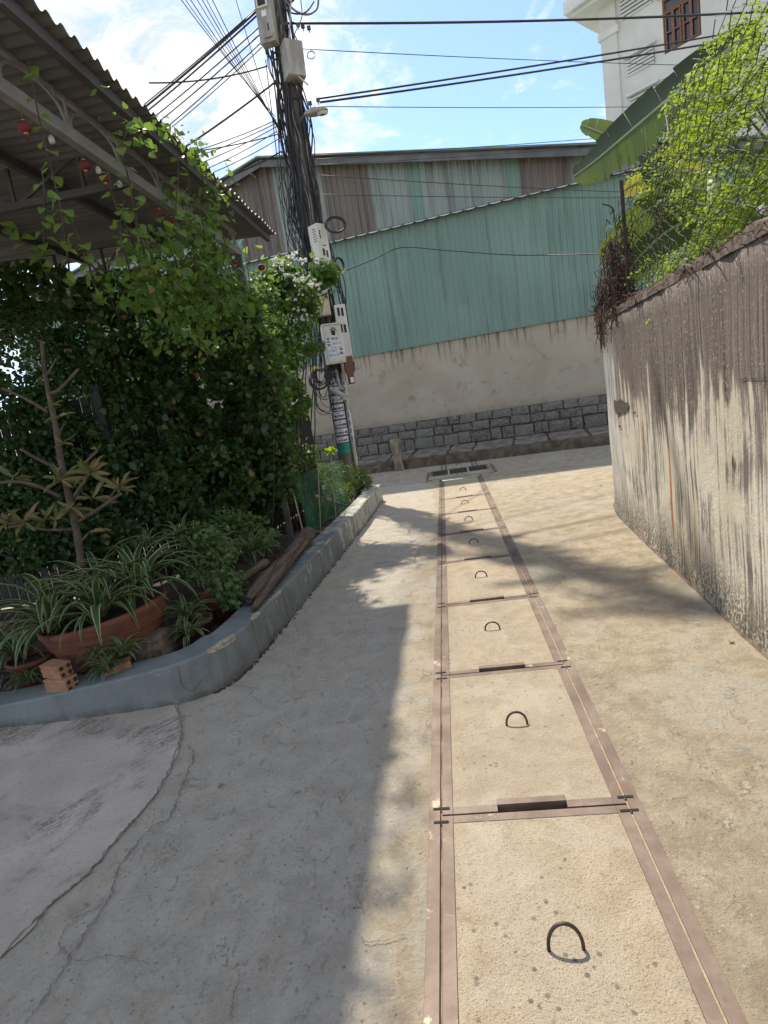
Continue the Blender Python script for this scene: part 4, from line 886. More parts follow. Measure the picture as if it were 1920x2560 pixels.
ln('0949 157 182', .27, -.03, .060, M['inkblue'], .40); ln('05.3666.777', -.22, -.36, .056, M['ink'], .46); ln('0947 091 233', -.22, -.59, .060, M['inkblue'], .43)
for (u0, u1, v0, v1, mt) in ((-.74, -.42, .20, .30, 'ink'), (-.74, -.42, .06, .15, 'ink'), (-.74, -.42, -.12, .0, 'inkpurple'), (-.22, .05, .18, .30, 'inkpurple'), (.10, .22, .18, .30, 'inkpurple'), (.27, .45, .18, .30, 'inkpurple'), (.45, .82, -.38, -.27, 'inkpurple'), (.42, .82, -.60, -.45, 'inkpurple'), (-.35, .22, -.235, -.215, 'ink'), (.40, .75, -.245, -.21, 'inkpurple')):
    n_ = 3
    for k in range(n_): plate(t, 'print', M[mt], P_, u0 + (u1 - u0) * k / n_, u0 + (u1 - u0) * (k + .78) / n_, v0, v1, .0135, .0006)
# tall cream cabinet with louvres
t, ax, fr, zz_, P_ = cabinet('tall_cabinet', 'tall cream cabinet with vent slots high beside the flowering branch', 'electrical box', (-1.50, 9.02, 3.80), 0.20, 0.19, 0.78, -38, M['boxwhite'])
for k in range(6): plate(t, 'vent_slot', M['inkblack'], P_, -.1, .62, .80 - k * .085, .815 - k * .085 + .012, .001, .001)
P2 = lambda u, v, o=0.002: np.array((-1.50, 9.02, 3.80)) + (-fr) * u * .095 + zz_ * v * .39 + ax * (.10 + o)
for (u0, u1, v0, v1) in ((-.7, -.5, .45, .75), (-.55, -.1, -.15, .1), (.15, .5, -.2, .05), (-.3, .3, .2, .24)): plate(t, 'dark_patch', M['inkblack'], P2, u0, u1, v0, v1, .001, .001)
plate(t, 'lower_lid', M['boxwhite'], P2, -.95, .95, -.62, -.42, .002, .02)
# beige box
t, ax, fr, zz_, P_ = cabinet('beige_box', 'small beige junction box below the tall cabinet', 'electrical box', (-1.63, 9.06, 3.10), 0.25, 0.12, 0.36, 8, M['boxbeige'])
plate(t, 'lid', M['boxbeige'], P_, -.93, .93, -.94, .94, 0, .012)
for u, v in ((-.2, -.25), (.3, -.42), (-.05, -.3), (.7, -.3)): plate(t, 'screw', M['ink'], P_, u, u + .06, v, v + .05, .013, .001)
# white panel with four dark windows
t, ax, fr, zz_, P_ = cabinet('breaker_panel', 'narrow white panel with four dark windows on the right of the pole', 'electrical box', (-1.375, 9.12, 2.62), 0.17, 0.12, 0.86, 16, M['boxwhite'])
for u0, v0 in ((-.55, .62), (.12, .60), (-.5, .05), (.15, .03)): plate(t, 'window', M['inkblack'], P_, u0, u0 + .42, v0, v0 + .28, .002, .002)
# rust-brown funnel box
t = thing('cable_funnel', (-1.36, 9.1, 1.86), 'rust-brown metal funnel box hanging right of the meter cabinet', 'electrical box', 'boxes on the utility pole')
b = MB(); c0 = np.array((-1.365, 9.10, 0)); a1_, a2_ = np.array((.94, .34, 0)), np.array((-.34, .94, 0)); rows = []
for z, w_, d_ in ((2.28, .13, .10), (2.08, .135, .10), (1.99, .09, .07), (1.87, .085, .065)): rows.append([c0 + a1_ * sx * w_ / 2 + a2_ * sy * d_ / 2 + np.array((0, 0, z)) for sx, sy in ((-1, -1), (1, -1), (1, 1), (-1, 1))])
b.grid(rows, closed=True); b.build('hopper', M['boxrust'], t); b = MB(); b.fbox(c0 + (0.02, -.045, 1.92), a1_, a2_, zF, .05, .01, .08); b.build('label_plate', M['paper'], t); b = MB(); b.bar(c0 + (-.06, -.05, 1.865), c0 + (.06, -.04, 1.865), .012, .012); b.build('bottom_rail', M['boxrust'], t)
# upper grey box and upper cream box
t, ax, fr, zz_, P_ = cabinet('upper_grey_box', 'weathered grey box on the right of the pole near the top', 'electrical box', (-1.475, 9.12, 6.40), 0.27, 0.20, 0.46, 32, M['boxgrey'], tilt=.04)
plate(t, 'lid', M['boxgrey'], P_, -.96, .96, -.97, .97, 0, .02)
b = MB(); b.tube([AY(745, 190, 9.05), AY(770, 212, 8.95)], .012, 8); b.build('cable_gland', M['pvc'], t)
t, ax, fr, zz_, P_ = cabinet('top_meter_box', 'pale box with a square window at the very top of the pole', 'electrical box', (-1.735, 9.04, 6.93), 0.23, 0.15, 0.60, -8, M['boxgrey'], tilt=.03)
plate(t, 'window_frame', M['boxwhite'], P_, -.75, .62, .40, .96, .001, .02); plate(t, 'window', M['inkblack'], P_, -.55, .42, .47, .90, .0215, .002); plate(t, 'label_strip', M['paper'], P_, -.3, .35, .05, .30, .002, .002); plate(t, 'slot', M['inkblack'], P_, .25, .40, -.55, -.25, .002, .002); plate(t, 'hasp', M['boxgrey'], P_, -.2, .75, -.85, -.68, .002, .03)
# street lamp head
la = AY(790, 281, 9.0); lamp = thing('street_lamp', la, 'small oval street lamp head on the right of the pole', 'street lamp')
b = MB(); rows = []
for i, u in enumerate(np.linspace(-.17, .17, 9)):
    f = math.sqrt(max(0.02, 1 - (u / .18) ** 2)); rows.append([la + np.array((u, 0, 0)) + np.array((0, .085 * f * math.cos(t), .065 * f * max(-.35, math.sin(t)))) for t in np.linspace(0, 2 * math.pi, 13)[:-1]])
b.grid(rows, closed=True); b.build('housing', M['boxgrey'], lamp, smooth=True); b = MB(); rows = [[la + np.array((.09 + .085 * math.cos(t) * f, .06 * math.sin(t) * f, -.02 - dz)) for t in np.linspace(0, 2 * math.pi, 13)[:-1]] for f, dz in ((1, 0), (.9, .02), (.5, .03))]; b.grid(rows, closed=True); b.build('lens', M['boxwhite'], lamp, smooth=True)
MB().tube([la + np.array((-.16, 0, 0)), la + np.array((-.24, .05, -.02)), pc(la[2] - .12)], .018, 8).build('arm', M['darksteel'], lamp)
# cables strapped along the pole
def hang(pts, r_, mat, name, parent, n=6): return MB().tube(cat_pts(pts, 7), r_, n, False).build(name, M[mat], parent, smooth=True)
r0 = random.Random(21)
for k in range(34):
    a_ = r0.uniform(-1.9, 1.9); z = r0.uniform(1.7, 2.6) if k % 3 else r0.uniform(3.3, 4.2); ztop = r0.uniform(6.0, 9.5); pts = []; off = r0.uniform(.008, .05)
    while z < ztop:
        bul = off + (r0.uniform(0, .14) if r0.random() < .30 else r0.uniform(0, .03)); pts.append(pside(z, a_ + r0.uniform(-.3, .3), pr(z) + bul)); z += r0.uniform(.3, .6)
    hang(pts, r0.choice((.007, .008, .010, .013)), 'cable' if r0.random() < .86 else 'cablegrey', 'drop_cable', pole)
hang([pside(6.9, .1, .17), pside(6.2, -.1, .15), pside(5.5, -.05, .15), pside(4.9, .15, .155), pside(4.5, .35, .17), pside(4.15, .1, .16)], .016, 'cablegrey', 'drop_cable', pole)
for k in range(16):   # slack loops hanging left of the pole
    x0 = r0.uniform(-.36, -.14); zt_ = r0.uniform(4.7, 6.6); zb_ = r0.uniform(3.4, 4.1); pts = [pside(zt_, -1.2, pr(5) + r0.uniform(0.02, .1))]
    for f in (.25, .5, .75): pts.append(pc(zt_ + (zb_ - zt_) * f) + vr * (x0 + .05 * math.sin(f * 6 + k)) + vd * r0.uniform(-.1, .15))
    pts.append(pc(zb_) + vr * r0.uniform(-.16, .0) + vd * .15); hang(pts, r0.choice((.005, .007, .009)), 'cable', 'slack_cable', pole, 5)
for k in range(14):   # lower loops left of the cabinet
    z1 = r0.uniform(2.5, 3.4); z2 = r0.uniform(1.55, 2.1); pts = [pc(z1) + vr * r0.uniform(-.26, -.14) + vd * .1, pc((z1 + z2) / 2) + vr * r0.uniform(-.33, -.2) + vd * r0.uniform(.0, .2), pc(z2) + vr * r0.uniform(-.36, -.22) + vd * .14, pc(z2 - .12) + vr * r0.uniform(-.22, -.1) + vd * .18, pc(z2 + .1) + vr * r0.uniform(-.12, 0) + vd * .2]; hang(pts, r0.choice((.005, .007, .008)), 'cable', 'slack_cable', pole, 5)
for k in range(10):   # and right of it
    z1 = r0.uniform(3.3, 4.2); z2 = r0.uniform(2.2, 2.9); pts = [pc(z1) + vr * r0.uniform(.2, .3) + vd * .12, pc((z1 * .6 + z2 * .4)) + vr * r0.uniform(.24, .4) + vd * r0.uniform(.0, .2), pc(z2) + vr * r0.uniform(.24, .36) + vd * .2, pc(z2 - .2) + vr * r0.uniform(.26, .36) + vd * .15]; hang(pts, r0.choice((.005, .006, .009)), 'cable', 'slack_cable', pole, 5)
def coil(c, r_, nturn, rc, label, tiltv):
    x_ = unit(np.cross(tiltv, (0, 0, 1))); y_ = np.cross(x_, tiltv); pts = []
    for i in range(nturn * 18 + 1):
        t_ = i / 18 * 2 * math.pi; rr = r_ * (1 + .08 * math.sin(t_ * .37) + .05 * math.sin(t_ * 1.3)); pts.append(np.array(c) + x_ * rr * math.cos(t_) + y_ * rr * .86 * math.sin(t_) + np.array(tiltv) * .012 * math.sin(t_ * .5))
    return tag(MB().tube(pts, rc, 6, False).build('cable_coil', M['cable'], smooth=True), label, 'cable coil')
coil(AY(839, 562, 8.98), .145, 4, .009, 'black cable coil jutting right above the tall cabinet', unit((.25, -.9, .35)))
coil(AY(848, 660, 8.98), .10, 4, .008, 'black cable coil hanging at the lower right of the tall cabinet', unit((.9, -.5, 0)))
coil(AY(800, 948, 9.0), .17, 5, .008, 'loose black cable coil hanging left below the sticker-covered cabinet', unit((-.2, -.97, 0.1)))
coil(AY(690, 140, 8.95), .07, 3, .007, 'small tangled cable loop left of the pole near the top', unit((.1, -.9, .4)))
coil(AY(778, 138, 8.95), .055, 3, .003, 'thin wire curl against the sky right of the grey box', unit((.1, -1, 0)))
# overhead lines
def over(p0, p1, sag, r_, label, group, ext=1.0, n_=18):
    p0, p1 = np.array(p0), np.array(p1); p1 = p0 + (p1 - p0) * ext
    pts = [p0 + (p1 - p0) * f - np.array((0, 0, 4 * sag * f * (1 - f))) for f in np.linspace(0, 1, n_)]
    return tag(MB().tube(pts, r_, 5).build('overhead_cable', M['cable'], smooth=True), label, 'cable', group)
RG = 'cables running right from the pole'; LG = 'cables running left from the pole'
over(AY(706, 58, 9.25), AY(1860, 16, 11.0), .10, .017, 'thick twisted cable running right across the top of the sky', RG, 1.5)
over(AY(793, 247, 9.2), AY(1660, 103, 11.2), .05, .014, 'upper of the two thick cables sloping up right past the white building', RG, 1.8)
over(AY(800, 256, 9.2), AY(1660, 118, 11.0), .06, .015, 'lower of the two thick cables sloping up right past the white building', RG, 1.8)
over(AY(752, 122, 9.3), AY(1700, 156, 13.0), .05, .006, 'thin wire crossing the sky just under the thick top cable', RG, 1.6)
over(AY(800, 266, 9.3), AY(1560, 262, 13.0), .04, .006, 'thin wire crossing mid-sky level with the lamp head', RG, 1.7)
over(AY(790, 388, 9.4), AY(1480, 340, 12.0), .05, .006, 'highest of the thin wires skimming the warehouse ridge', RG, 1.5)
over(AY(790, 398, 9.4), AY(1480, 352, 12.0), .03, .005, 'middle thin wire skimming the warehouse ridge', RG, 1.5)
over(AY(800, 412, 9.4), AY(1480, 362, 12.2), .04, .005, 'lowest thin wire skimming the warehouse ridge', RG, 1.5)
over(AY(800, 438, 9.5), AY(1560, 478, 12.4), .03, .006, 'thin wire drooping right across the upper cladding', RG, 1.2)
over(AY(800, 486, 9.5), AY(1560, 493, 12.3), .02, .006, 'lower thin wire level across the upper cladding', RG, 1.2)
gp = [AY(858, 678, 9.2), AY(930, 650, 10.5), AY(1004, 619, 12.6), AY(1100, 625, 12.7), AY(1180, 631, 12.6), AY(1300, 638, 12.0), AY(1495, 635, 10.5), AY(1700, 632, 9.5)]
tag(MB().tube(cat_pts(gp, 6), .009, 6).build('service_cable', M['cable'], smooth=True), 'dark service cable strung across the green cladding', 'cable', RG)
lefts = [((648, 22), (368, 252), 6.9, .018, 'thickest black cable running down left behind the canopy edge'), ((650, 32), (374, 262), 6.8, .013, 'thick cable just under the thickest one running left'), ((645, 18), (365, 246), 6.95, .009, 'thin cable riding above the thickest one running left'),
         ((650, 66), (392, 276), 6.6, .010, 'black cable running left below the thick pair'), ((652, 84), (404, 288), 6.5, .010, 'black cable fanning left under the thick pair, second one'), ((655, 104), (420, 304), 6.4, .009, 'black cable fanning left under the thick pair, third one'), ((655, 118), (428, 308), 6.35, .007, 'thin cable fanning left under the thick pair, lowest'), ((668, 165), (520, 186), 6.1, .010, 'nearly level cable leaving the pole to the left at mid height'),
         ((688, 205), (475, 348), 5.9, .015, 'lone thick cable running left above the canopy corner'), ((690, 300), (512, 358), 5.5, .006, 'topmost thin wire of the low fan left of the pole'), ((690, 308), (514, 372), 5.45, .006, 'second thin wire of the low fan left of the pole'), ((692, 316), (526, 386), 5.4, .006, 'third thin wire of the low fan left of the pole'), ((692, 328), (540, 400), 5.35, .006, 'fourth thin wire of the low fan left of the pole'), ((692, 336), (515, 362), 5.3, .008, 'flatter wire crossing the low fan left of the pole'), ((700, 345), (550, 412), 5.2, .006, 'fifth thin wire of the low fan left of the pole'), ((704, 378), (570, 430), 5.05, .011, 'lowest cable reaching the pole just over the canopy corner')]
for a_, c_, z_, r_, lb in lefts:
    p0 = AY(a_[0], a_[1], 9.28); z1 = p0[2] - .25; p1 = G(c_[0], c_[1], max(z1, 3.2)); over(p0, p1, .06, r_, lb, LG, 1.9)
for k, (x0, x1) in enumerate(((462, 688), (472, 690), (484, 694), (500, 698), (512, 702), (522, 706), (536, 708), (592, 700))):
    p0 = AY(x1, 292 + k * 9, 9.28); over(p0, G(x0, 0, p0[2] + 1.15), .08, .005 if k % 2 else .006, 'thin wire of the steep fan coming down to the pole from upper left', 'steep fan of thin wires', 1.5)
over(AY(664, 150, 9.2), AY(722, 640, 9.0), -.02, .007, 'single loose wire dropping steeply left of the pole', LG, 1.0)
# clamps where lines meet the pole
for (px, py) in ((716, 60), (745, 62), (757, 66), (772, 70), (650, 62), (668, 130), (690, 205), (775, 258), (795, 250)):
    c = AY(px, py, 9.2); b = MB(); b.fbox(c, (1, 0, 0), (0, 1, 0), (0, 0, 1), .05, .035, .045); b.tube([c, c + np.array((.0, 0, -.06))], .008, 5); b.build('cable_clamp', M['darksteel'], pole)
hang([AY(712, 0, 9.2), AY(740, 28, 9.1), AY(770, 36, 9.0), AY(792, 22, 9.0), AY(796, 0, 9.0)], .014, 'cablegrey', 'jumper_loop', pole)
hang([AY(706, 20, 9.2), AY(735, 34, 9.1), AY(765, 30, 9.0), AY(785, 4, 9.0)], .010, 'cable', 'jumper_loop', pole)
hang([AY(752, 0, 9.1), AY(755, 40, 9.1), AY(745, 65, 9.1), AY(735, 88, 9.1)], .007, 'cablegrey', 'jumper_loop', pole)
MB().tube([AY(728, 0, 9.1), AY(722, 112, 9.1)], .010, 6).build('riser_rod', M['pvc'], pole)
# ------------------------------------------------------------------ foliage helpers
M['hedge'] = mk_leaf('hedge_leaf', (0.022, 0.050, 0.016), (0.070, 0.120, 0.036), (0.18, 0.32, 0.05), 0.34, 0.38, dead=0.03)
M['boug'] = mk_leaf('bougainvillea_leaf', (0.035, 0.085, 0.020), (0.085, 0.155, 0.035), (0.26, 0.42, 0.055), 0.42, dead=0.03)
M['ivy'] = mk_leaf('creeper_leaf', (0.020, 0.052, 0.018), (0.058, 0.11, 0.036), (0.11, 0.23, 0.04), 0.30, dead=0.03)
M['shoot'] = mk_leaf('shoot_leaf', (0.055, 0.115, 0.025), (0.115, 0.19, 0.04), (0.36, 0.50, 0.07), 0.48, islands=False)
M['bract'] = mk_leaf('white_bract', (0.70, 0.70, 0.64), (0.78, 0.77, 0.70), (0.75, 0.76, 0.66), 0.40, 0.6)
M['weed'] = mk_leaf('weed_leaf', (0.045, 0.095, 0.022), (0.115, 0.17, 0.045), (0.28, 0.40, 0.07), 0.40, dead=0.03)
M['moringa'] = mk_leaf('moringa_leaflet', (0.030, 0.075, 0.014), (0.15, 0.24, 0.03), (0.44, 0.58, 0.05), 0.50, 0.5)
M['banana'] = mk_leaf('banana_leaf_upper', (0.032, 0.075, 0.028), (0.045, 0.095, 0.032), (0.20, 0.27, 0.03), 0.34, 0.38, spec=0.5)
M['bananaunder'] = mk_leaf('banana_leaf_under', (0.030, 0.055, 0.040), (0.040, 0.066, 0.048), (0.06, 0.10, 0.04), 0.10, 0.4, spec=0.5)
M['bananadry'] = mk_leaf('banana_leaf_yellowing', (0.30, 0.26, 0.05), (0.20, 0.20, 0.05), (0.50, 0.45, 0.06), 0.4, 0.5)
M['rib'] = mk_simple('pale_midrib', (0.34, 0.40, 0.20), (0.26, 0.32, 0.15), 0.5, 6)
M['herb'] = mk_leaf('herb_leaf', (0.060, 0.125, 0.040), (0.115, 0.185, 0.065), (0.26, 0.38, 0.09), 0.38)
M['blade'] = mk_leaf('spider_plant_green', (0.028, 0.070, 0.022), (0.050, 0.105, 0.034), (0.14, 0.24, 0.05), 0.28, islands=False)
M['bladeedge'] = mk_leaf('spider_plant_margin', (0.30, 0.33, 0.17), (0.36, 0.38, 0.22), (0.40, 0.42, 0.20), 0.30, islands=False)
M['fran'] = mk_leaf('frangipani_leaf', (0.085, 0.115, 0.030), (0.235, 0.165, 0.075), (0.26, 0.24, 0.07), 0.30, islands=False)
M['bark'] = mk_simple('grey_brown_bark', (0.115, 0.088, 0.062), (0.065, 0.05, 0.038), 0.9, 12, 0.7, 60)
M['stem'] = mk_simple('dark_stem', (0.028, 0.024, 0.014), (0.05, 0.04, 0.022), 0.8, 12)
M['greenstem'] = mk_simple('green_stem', (0.08, 0.12, 0.035), (0.11, 0.14, 0.05), 0.7, 12)
M['terra'] = mk_simple('terracotta', (0.19, 0.070, 0.040), (0.115, 0.043, 0.028), 0.8, 5, 0.35, 70, stretch=(1, 1, 4))
M['brick'] = mk_simple('orange_hollow_brick', (0.40, 0.215, 0.115), (0.29, 0.15, 0.085), 0.9, 14, 0.6, 60)
M['drift'] = mk_simple('driftwood', (0.16, 0.115, 0.085), (0.06, 0.042, 0.032), 0.9, 3, 1.0, 22, stretch=(9, 1.2, 9), obj=False)
M['net'] = mk_simple('green_plastic_net', (0.012, 0.13, 0.075), (0.02, 0.16, 0.095), 0.5)
M['plasticpot'] = mk_simple('old_plastic_pot', (0.14, 0.145, 0.125), (0.10, 0.10, 0.085), 0.6, 8)
def tmpl(w, shape='heart', fold=0.07, droop=0.12):
    if shape == 'heart': a = ((.10, .34), (.34, .42), (.68, .26))
    elif shape == 'oval': a = ((.22, .30), (.50, .40), (.80, .24))
    else: a = ((.15, .16), (.5, .34), (.8, .22))
    V = [(0, 0, 0), (0, .42, -.02), (0, 1, -droop)]
    for s in (-1, 1): V += [(s * a[0][1] * w, a[0][0], fold * .7), (s * a[1][1] * w, a[1][0], fold), (s * a[2][1] * w, a[2][0], fold * .2 - droop * .4)]
    F = [(0, 1, 4, 3), (1, 2, 5, 4), (0, 6, 7, 1), (1, 7, 8, 2)]
    return np.array(V, float), np.array(F)
def nrm(A): return A / (np.linalg.norm(A, axis=1, keepdims=True) + 1e-9)
def leaves(P_, A, Nn, size, T):
    V, F = T; A = nrm(A); X = nrm(np.cross(A, Nn)); Z = np.cross(X, A); s = np.asarray(size).reshape(-1, 1, 1)
    W_ = P_[:, None, :] + s * (V[None, :, 0:1] * X[:, None, :] + V[None, :, 1:2] * A[:, None, :] + V[None, :, 2:3] * Z[:, None, :])
    n_, k = len(P_), len(V); FF = (F[None] + (np.arange(n_) * k)[:, None, None]).reshape(-1, 4); return W_.reshape(-1, 3), FF
HEART = tmpl(1.0); OVAL = tmpl(.85, 'oval'); LANCE = tmpl(.55, 'lance'); TRI = tmpl(1.15, 'heart', .05, .2)
def blob(ells, dens, smin, smax, rg, up=.8, inner=.5, jit=.6, down=.35, clump=0):
    P_, A_, N_, S_ = [], [], [], []
    for (c, r_, k) in ells:
        n_ = int(dens * k); d = nrm(rg.normal(size=(n_, 3))); rad = inner + (1 - inner) * rg.random((n_, 1)) ** .6
        wob = 1 + .16 * np.sin(d[:, :1] * 7 + c[0] * 5) * np.cos(d[:, 2:3] * 6 + c[1] * 3) + .12 * np.sin(d[:, 1:2] * 13 + c[2])
        p = np.array(c) + d * np.array(r_) * rad * wob; o = nrm(d * np.array(r_))
        if clump:
            m_ = max(4, int(clump * k)); cd = nrm(rg.normal(size=(m_, 3))); cc = np.array(c) + cd * np.array(r_) * rg.uniform(.55, 1.12, (m_, 1)); cr = rg.uniform(.07, .17, m_); w_ = rg.integers(0, m_, n_); loc = nrm(rg.normal(size=(n_, 3))) * rg.random((n_, 1)) ** .5
            sel = rg.random(n_) < .82; p[sel] = (cc[w_] + loc * cr[w_][:, None] * np.array((1, 1, .8)))[sel]; o[sel] = nrm(cd[w_] * .5 + loc)[sel]
        P_.append(p)
        A_.append(o * .45 + rg.normal(size=(n_, 3)) * jit + np.array((0, 0, -down))); N_.append(o * .6 + np.array((0, 0, up)) + rg.normal(size=(n_, 3)) * .55); S_.append(rg.uniform(smin, smax, n_))
    return np.vstack(P_), np.vstack(A_), np.vstack(N_), np.concatenate(S_)
def E_(px, py, Y, rx, ry, rz, k=1.0): return (AY(px, py, Y), (rx, ry, rz), k)
def stems_in(ells, base, n_, rg, mat, parent, r0_=.012, name='stem'):
    for i in range(n_):
        c, r_, _ = ells[i % len(ells)]; tip = np.array(c) + rg.normal(size=3) * np.array(r_) * .45; b0 = np.array(base) + np.array((rg.normal() * .12, rg.normal() * .12, 0)); b0 = np.array((b0[0] * .6 + tip[0] * .4, b0[1] * .6 + tip[1] * .4, base[2]))
        mid = (b0 + tip) / 2 + rg.normal(size=3) * .12; MB().tube(cat_pts([b0, mid, tip], 4), [r0_ * (1 - .75 * i_ / 8) for i_ in range(9)], 5).build(name, mat, parent)
rg = np.random.default_rng(11)
# ------------------------------------------------------------------ hedge masses
def shrub(name, label, ells, dens, smin, smax, T, mat, base, nst, cat='shrub', **kw):
    t = thing(name, base, label, cat, 'shrubs in the planter'); V, F = leaves(*blob(ells, dens, smin, smax, rg, **kw), T); f = mesh_np('foliage', V, F, M[mat], t); f['kind'] = 'stuff'; stems_in(ells, base, nst, rg, M['stem'], t); return t
shrub('creeper_hedge', 'dark small-leaved creeper hedge filling the far left edge', [E_(40, 900, 4.95, .55, .35, .50), E_(30, 1060, 4.75, .55, .32, .45), E_(20, 1210, 4.5, .45, .3, .35), E_(150, 1190, 4.75, .35, .25, .30, .7), E_(200, 900, 5.1, .4, .3, .35, .8), E_(-60, 800, 5.2, .6, .4, .3), E_(60, 1300, 4.35, .5, .25, .22), E_(230, 1240, 4.75, .4, .22, .3, .8), E_(330, 1310, 4.7, .45, .22, .2, .8), E_(110, 1060, 4.8, .3, .2, .3, .6), E_(60, 1380, 4.0, .5, .2, .16), E_(230, 1350, 4.2, .4, .2, .18), E_(130, 1330, 4.1, .4, .2, .2), E_(20, 1290, 4.2, .4, .2, .25)], 1900, .035, .062, OVAL, 'ivy', (-3.6, 4.9, .1), 14)
hedge_e = [E_(280, 860, 5.3, .46, .40, .42), E_(420, 840, 5.6, .46, .40, .45), E_(330, 960, 5.35, .40, .35, .40), E_(520, 960, 5.8, .50, .42, .55), E_(440, 1060, 5.5, .46, .36, .48), E_(600, 1080, 6.0, .48, .40, .55), E_(540, 1200, 5.4, .40, .32, .42), E_(650, 1200, 5.9, .36, .30, .40), E_(430, 1220, 5.0, .30, .26, .30, .7), E_(330, 1180, 5.1, .30, .26, .30, .8), E_(640, 900, 5.55, .26, .22, .40, .8), E_(668, 1040, 5.6, .24, .22, .40, .8), E_(690, 1170, 5.65, .22, .2, .32, .7), E_(600, 800, 5.5, .26, .2, .24, .7), E_(250, 1080, 5.1, .3, .2, .4, .6)]
shrub('hedge_shrub', 'big dense dark green shrub in the middle of the planter', hedge_e, 2300, .026, .078, HEART, 'hedge', (-2.3, 5.6, .1), 22, clump=26)
shrub('fence_climber', 'loose climber with lobed leaves sprawling over the fence under the canopy', [E_(120, 760, 5.3, .55, .3, .16, .7), E_(280, 740, 5.5, .5, .3, .18, .8), E_(420, 730, 5.7, .45, .3, .18, .8), E_(60, 690, 5.2, .4, .25, .10, .4), E_(520, 760, 5.9, .4, .3, .2, .8)], 700, .045, .095, TRI, 'hedge', (-3.0, 5.6, .1), 14)
boug_e = [E_(560, 830, 6.3, .42, .36, .40), E_(650, 860, 6.7, .42, .36, .45), E_(690, 960, 7.0, .34, .32, .45), E_(640, 760, 6.8, .40, .32, .28), E_(730, 860, 7.2, .28, .28, .38, .8), E_(740, 740, 7.3, .34, .28, .20, .8), E_(700, 690, 7.3, .30, .25, .15, .7), E_(800, 690, 7.4, .20, .2, .10, .35), E_(600, 960, 6.3, .40, .34, .45), E_(725, 1010, 7.3, .26, .26, .26, .6)]
boug = shrub('bougainvillea', 'sunlit bougainvillea with white flowers leaning towards the utility pole', boug_e, 1800, .026, .072, HEART, 'boug', (-2.2, 6.8, .1), 26, clump=22)
def EX_(px, py, x, rx, ry, rz, k=1.0): return (AX(px, py, x), (rx, ry, rz), k)
shoot_e = [EX_(520, 730, -1.52, .18, .32, .18), EX_(455, 720, -1.52, .17, .28, .18), EX_(500, 640, -1.44, .10, .20, .17, .6), EX_(545, 640, -1.48, .10, .20, .15, .5), EX_(400, 690, -1.48, .13, .20, .14, .6), EX_(345, 710, -1.55, .13, .22, .13, .6), EX_(465, 560, -1.42, .05, .10, .14, .25), EX_(515, 540, -1.43, .05, .10, .13, .25), EX_(395, 600, -1.44, .05, .10, .12, .25), EX_(580, 720, -1.54, .15, .28, .15, .6), EX_(445, 800, -1.62, .23, .28, .2, .9), EX_(560, 800, -1.62, .22, .28, .2, .9), EX_(640, 800, -1.64, .2, .33, .2, .8), EX_(440, 345, -1.28, .05, .10, .07, .10), EX_(492, 372, -1.29, .05, .12, .08, .12), EX_(330, 318, -1.30, .05, .09, .07, .10), EX_(540, 455, -1.32, .05, .12, .08, .12)]
V, F = leaves(*blob(shoot_e, 330, .022, .052, rg, inner=.15, down=.15, clump=12), HEART); mesh_np('upright_foliage', V, F, M['boug'], boug)['kind'] = 'stuff'
# white bracts in clusters of three
fc = [(690, 655, 14), (705, 668, 12), (730, 640, 10), (752, 650, 9), (716, 690, 10), (745, 700, 12), (768, 690, 8), (778, 706, 9), (790, 712, 6), (655, 700, 6), (640, 728, 7), (700, 730, 6), (735, 745, 8), (748, 770, 8), (765, 800, 6), (720, 790, 7), (738, 808, 6), (690, 770, 4), (560, 690, 3), (545, 790, 3), (525, 1010, 4), (545, 1015, 4), (695, 1150, 7), (688, 1165, 6), (575, 1122, 3), (740, 1000, 3), (810, 740, 3)]
P_, A_, N_, S_ = [], [], [], []
for (px, py, n_) in fc:
    y = 7.2 if px > 600 and py < 900 else (6.9 if py > 1100 else 5.4)
    for k in range(n_):
        c = AY(px + rg.normal() * 8, py + rg.normal() * 7, y - .22 + rg.normal() * .08); d = unit(rg.normal(size=3) + np.array((0, -.5, .3)))
        for j in range(3):
            a = rg.normal(size=3) * .8 + d * .7; P_.append(c); A_.append(a); N_.append(d + rg.normal(size=3) * .4); S_.append(rg.uniform(.026, .040))
V, F = leaves(np.array(P_), np.array(A_), np.array(N_), np.array(S_), OVAL); mesh_np('white_flowers', V, F, M['bract'], boug)['kind'] = 'stuff'
